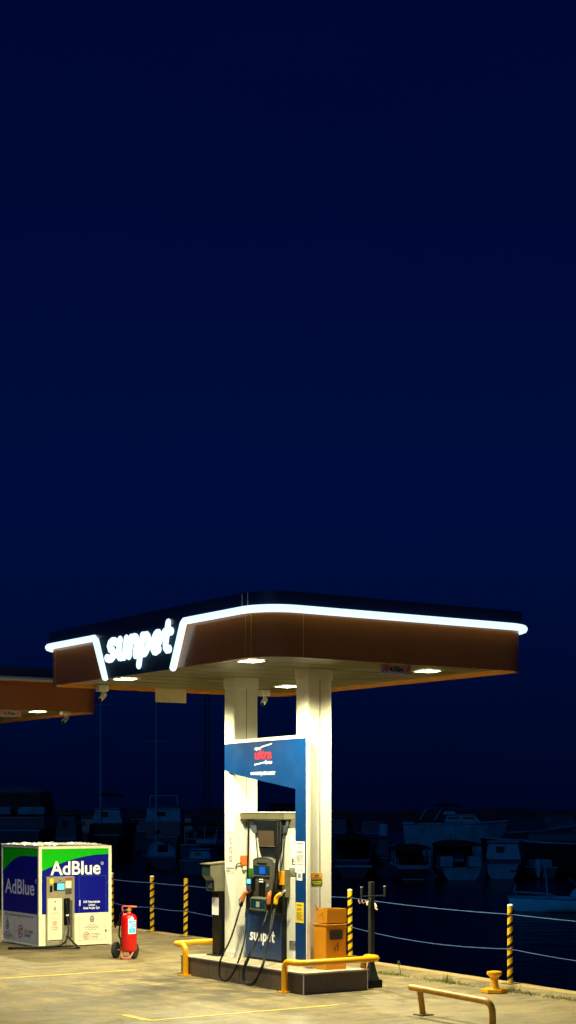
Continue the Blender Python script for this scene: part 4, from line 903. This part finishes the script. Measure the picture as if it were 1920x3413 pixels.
awning(t, -3., -.4, 1.5, 3.9, 4.8, M['bcan'], False)
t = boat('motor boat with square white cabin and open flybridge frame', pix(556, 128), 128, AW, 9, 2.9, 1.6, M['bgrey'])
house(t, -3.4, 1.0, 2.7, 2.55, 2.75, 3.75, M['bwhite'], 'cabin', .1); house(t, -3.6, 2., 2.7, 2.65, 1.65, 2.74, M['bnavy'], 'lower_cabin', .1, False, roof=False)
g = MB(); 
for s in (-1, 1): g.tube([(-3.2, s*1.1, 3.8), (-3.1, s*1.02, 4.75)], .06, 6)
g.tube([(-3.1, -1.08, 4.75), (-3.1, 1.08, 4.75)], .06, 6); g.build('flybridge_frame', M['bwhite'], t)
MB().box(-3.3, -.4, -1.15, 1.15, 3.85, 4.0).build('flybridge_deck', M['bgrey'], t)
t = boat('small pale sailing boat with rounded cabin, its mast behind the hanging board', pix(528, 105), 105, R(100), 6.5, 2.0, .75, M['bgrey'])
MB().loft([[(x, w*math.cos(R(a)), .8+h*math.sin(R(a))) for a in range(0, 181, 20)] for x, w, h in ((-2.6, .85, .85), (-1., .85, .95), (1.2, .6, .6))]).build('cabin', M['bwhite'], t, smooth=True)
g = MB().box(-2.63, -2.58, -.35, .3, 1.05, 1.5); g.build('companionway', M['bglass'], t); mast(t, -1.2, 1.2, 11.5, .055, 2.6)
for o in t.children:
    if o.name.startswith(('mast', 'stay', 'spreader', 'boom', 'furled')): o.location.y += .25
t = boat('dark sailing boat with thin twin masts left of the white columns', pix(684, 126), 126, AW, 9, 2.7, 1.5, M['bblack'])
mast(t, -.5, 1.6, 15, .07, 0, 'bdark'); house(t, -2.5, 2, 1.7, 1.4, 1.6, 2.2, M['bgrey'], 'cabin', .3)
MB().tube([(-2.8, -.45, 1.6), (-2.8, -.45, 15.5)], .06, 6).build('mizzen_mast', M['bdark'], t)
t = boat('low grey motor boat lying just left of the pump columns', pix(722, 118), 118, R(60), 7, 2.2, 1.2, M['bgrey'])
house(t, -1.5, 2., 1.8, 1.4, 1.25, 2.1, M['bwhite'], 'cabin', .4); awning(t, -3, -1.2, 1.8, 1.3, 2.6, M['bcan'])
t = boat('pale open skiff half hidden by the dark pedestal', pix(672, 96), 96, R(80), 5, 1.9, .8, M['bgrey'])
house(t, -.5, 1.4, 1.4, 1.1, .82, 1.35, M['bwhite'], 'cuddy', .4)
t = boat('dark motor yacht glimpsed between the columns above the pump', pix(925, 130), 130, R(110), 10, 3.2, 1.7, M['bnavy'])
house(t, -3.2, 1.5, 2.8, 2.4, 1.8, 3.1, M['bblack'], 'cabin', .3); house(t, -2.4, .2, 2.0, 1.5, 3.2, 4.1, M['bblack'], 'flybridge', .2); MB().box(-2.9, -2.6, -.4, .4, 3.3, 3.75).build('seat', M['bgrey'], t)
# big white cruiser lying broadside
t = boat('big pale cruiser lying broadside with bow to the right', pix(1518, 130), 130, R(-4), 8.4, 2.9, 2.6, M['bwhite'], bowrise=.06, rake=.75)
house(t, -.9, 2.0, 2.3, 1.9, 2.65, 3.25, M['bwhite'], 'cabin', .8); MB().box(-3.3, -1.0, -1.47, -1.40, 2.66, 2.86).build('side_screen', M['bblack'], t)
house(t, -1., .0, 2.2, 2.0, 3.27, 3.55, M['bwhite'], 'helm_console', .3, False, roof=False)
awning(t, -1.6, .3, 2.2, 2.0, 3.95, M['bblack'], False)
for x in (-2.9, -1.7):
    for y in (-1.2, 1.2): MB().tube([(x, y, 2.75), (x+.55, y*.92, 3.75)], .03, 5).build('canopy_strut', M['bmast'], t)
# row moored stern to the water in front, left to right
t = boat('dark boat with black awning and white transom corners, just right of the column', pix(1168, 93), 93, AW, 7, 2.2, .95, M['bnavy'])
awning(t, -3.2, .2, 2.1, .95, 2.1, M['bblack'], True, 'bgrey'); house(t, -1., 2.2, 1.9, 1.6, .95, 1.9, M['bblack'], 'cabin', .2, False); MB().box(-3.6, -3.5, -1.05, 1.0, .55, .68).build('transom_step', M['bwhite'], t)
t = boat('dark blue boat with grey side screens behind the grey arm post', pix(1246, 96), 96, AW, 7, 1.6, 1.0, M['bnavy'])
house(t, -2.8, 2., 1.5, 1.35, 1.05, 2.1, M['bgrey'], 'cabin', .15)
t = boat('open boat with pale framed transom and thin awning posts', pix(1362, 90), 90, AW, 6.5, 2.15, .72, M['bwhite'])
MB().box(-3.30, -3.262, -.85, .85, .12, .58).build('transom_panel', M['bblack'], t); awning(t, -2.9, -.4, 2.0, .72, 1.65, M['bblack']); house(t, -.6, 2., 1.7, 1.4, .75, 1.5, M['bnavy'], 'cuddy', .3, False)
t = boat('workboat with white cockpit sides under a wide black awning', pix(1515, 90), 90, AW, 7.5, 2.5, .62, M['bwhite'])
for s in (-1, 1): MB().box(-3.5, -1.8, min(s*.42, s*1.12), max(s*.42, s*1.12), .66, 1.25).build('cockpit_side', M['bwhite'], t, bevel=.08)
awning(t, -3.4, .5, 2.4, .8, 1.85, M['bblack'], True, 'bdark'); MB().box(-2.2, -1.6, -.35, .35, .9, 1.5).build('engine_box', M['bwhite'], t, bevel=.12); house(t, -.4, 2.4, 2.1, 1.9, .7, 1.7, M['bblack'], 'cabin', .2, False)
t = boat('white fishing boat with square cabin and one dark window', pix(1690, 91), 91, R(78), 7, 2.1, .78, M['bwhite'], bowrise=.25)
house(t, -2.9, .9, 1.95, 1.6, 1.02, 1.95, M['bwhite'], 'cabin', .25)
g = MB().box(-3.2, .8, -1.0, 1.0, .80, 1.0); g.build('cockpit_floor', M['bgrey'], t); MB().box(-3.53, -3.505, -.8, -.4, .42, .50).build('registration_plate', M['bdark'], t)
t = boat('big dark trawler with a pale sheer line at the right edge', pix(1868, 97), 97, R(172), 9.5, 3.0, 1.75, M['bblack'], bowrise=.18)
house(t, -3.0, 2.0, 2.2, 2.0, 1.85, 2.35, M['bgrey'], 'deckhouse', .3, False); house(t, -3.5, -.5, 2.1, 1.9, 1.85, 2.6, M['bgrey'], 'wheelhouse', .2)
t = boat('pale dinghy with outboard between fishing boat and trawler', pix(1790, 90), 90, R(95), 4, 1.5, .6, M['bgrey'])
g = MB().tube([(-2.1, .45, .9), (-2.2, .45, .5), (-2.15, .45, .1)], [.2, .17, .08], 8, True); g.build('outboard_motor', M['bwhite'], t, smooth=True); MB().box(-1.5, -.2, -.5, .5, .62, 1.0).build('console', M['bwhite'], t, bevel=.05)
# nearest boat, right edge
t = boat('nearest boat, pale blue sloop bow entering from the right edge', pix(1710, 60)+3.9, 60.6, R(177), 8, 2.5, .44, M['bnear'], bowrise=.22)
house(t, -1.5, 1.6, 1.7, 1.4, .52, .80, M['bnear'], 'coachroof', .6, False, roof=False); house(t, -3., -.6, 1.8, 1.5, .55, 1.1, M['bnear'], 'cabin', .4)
MB().tube([(2.5, .1, .45), (2.62, .1, 1.75)], [.035, .028], 8).build('short_mast', M['bmast'], t, smooth=True)
g = MB(); g.tube([(.9, .4, .7), (-.35, .4, 1.75)], .022, 6); g.tube([(1.1, .4, .62), (1.75, .4, 1.25)], .012, 5); g.tube([(-.35, .4, 1.75), (.3, .4, 2.1)], .014, 5); g.build('gaff', M['bmast'], t)
pulpit(t, 2.3, 3.7, 1.4, .48, .14)
MB().tube([(3.62, 0, .5), (3.75, 0, .75), (3.7, 0, .95)], .03, 6).build('stem_head', M['bmast'], t)
# farther row
for (px, Y, rz, L_, bm_, fr_, hm, l) in ((1130, 150, 80, 9, 3., 1.6, 'bgrey', 'distant grey boat hull close beside the right column'), (1230, 150, 95, 8, 2.6, 1.5, 'bnavy', 'distant dark blue boat left of the broadside cruiser'), (1760, 150, 20, 10, 3, 1.6, 'bnavy', 'distant dark boat behind the white fishing boat'), (1870, 165, 5, 9, 3, 1.7, 'bgrey', 'distant boat with a pale deck strip near the right edge'), (300, 150, 85, 9, 3, 1.6, 'bnavy', 'distant dark boat between cruiser and sailing boat'), (460, 150, 95, 9, 3, 1.7, 'bnavy', 'distant dark boat between the two pale masts'), (625, 150, 80, 9, 3, 1.7, 'bnavy', 'distant dark boat left of the twin masted one')):
    t = boat(l, pix(px, Y), Y, R(rz), L_, bm_, fr_, M[hm]); house(t, -L_*.3, L_*.15, bm_*.8, bm_*.65, fr_+.02, fr_+1.3, M['bnavy' if hm == 'bnavy' else 'bgrey'], 'cabin', .3, px < 800)
t = boat('slim sailing boat with a tall white wrapped sail left of the broadside cruiser', pix(1277, 125), 125, AW, 6, 1.6, 1.0, M['bblack'])
MB().tube([(-.5, 0, 1.0), (-.5, 0, 2.6)], [.42, .36], 12).build('wrapped_sail', M['bwhite'], t, smooth=True); MB().tube([(-.5, 0, 2.6), (-.5, 0, 3.1)], .06, 6).build('mast', M['bdark'], t)

# ------------------------------------------------------------------ night sky, added blue fill, camera
w = bpy.data.worlds.new('World'); S.world = w; w.use_nodes = True
nt = w.node_tree; L = nt.links; bg = nt.nodes['Background']
geo = nd(nt, 'ShaderNodeTexCoord').outputs['Generated']
sep = nd(nt, 'ShaderNodeSeparateXYZ'); L.new(geo, sep.inputs[0])
cr = nd(nt, 'ShaderNodeValToRGB'); L.new(sep.outputs[2], cr.inputs[0])
E_ = cr.color_ramp.elements
stops = [(0.0, (.0000, .0011, .0130)), (.05, (.0000, .0026, .0225)), (.17, (.0000, .0040, .0450)), (.30, (.0000, .0026, .0380)), (.45, (.0000, .0016, .0300)), (1., (.0, .0005, .02))]
while len(E_) < len(stops): E_.new(.5)
for e, (p, c) in zip(E_, stops): e.position = p; e.color = (*c, 1)
cl = tex(nt, geo, 2.2, 4, .5, (1, 1, 3)); c = mixc(nt, ramp(nt, cl, .35, .7, 0, .28), cr.outputs[0], (.0, .0042, .046))
sky = nd(nt, 'ShaderNodeTexSky', sky_type='NISHITA'); sky.sun_disc = False; sky.sun_elevation = R(-8); sky.sun_rotation = R(215); 
add = nd(nt, 'ShaderNodeMix', data_type='RGBA', blend_type='ADD'); add.inputs['Factor'].default_value = .02
L.new(c, add.inputs['A']); L.new(sky.outputs[0], add.inputs['B'])
L.new(add.outputs['Result'], bg.inputs[0]); bg.inputs[1].default_value = 1.0
sun = bpy.data.lights.new('boat_fill_sun', 'SUN'); sun.energy = .46; sun.angle = R(8); sun.color = (.22, .50, 1.0)  # added blue fill that brightens the boats
so = bpy.data.objects.new('boat_fill_sun', sun); COL.objects.link(so)
so.rotation_euler = Vector((.35, 1., -.62)).to_track_quat('-Z', 'Y').to_euler()

cam = bpy.data.cameras.new('camera'); co = bpy.data.objects.new('camera', cam); COL.objects.link(co)
co.location = (0, 0, 2.7); co.rotation_euler = (R(90), 0, 0)
cam.sensor_fit = 'HORIZONTAL'; cam.sensor_width = 36; cam.lens = 101.25; cam.shift_y = .512; cam.clip_start = .1; cam.clip_end = 6000
S.camera = co
S.view_settings.view_transform = 'Standard'; S.view_settings.look = 'None'; S.view_settings.exposure = 0
S.cycles.use_denoising = True; S.cycles.max_bounces = 6; S.cycles.sample_clamp_indirect = 4
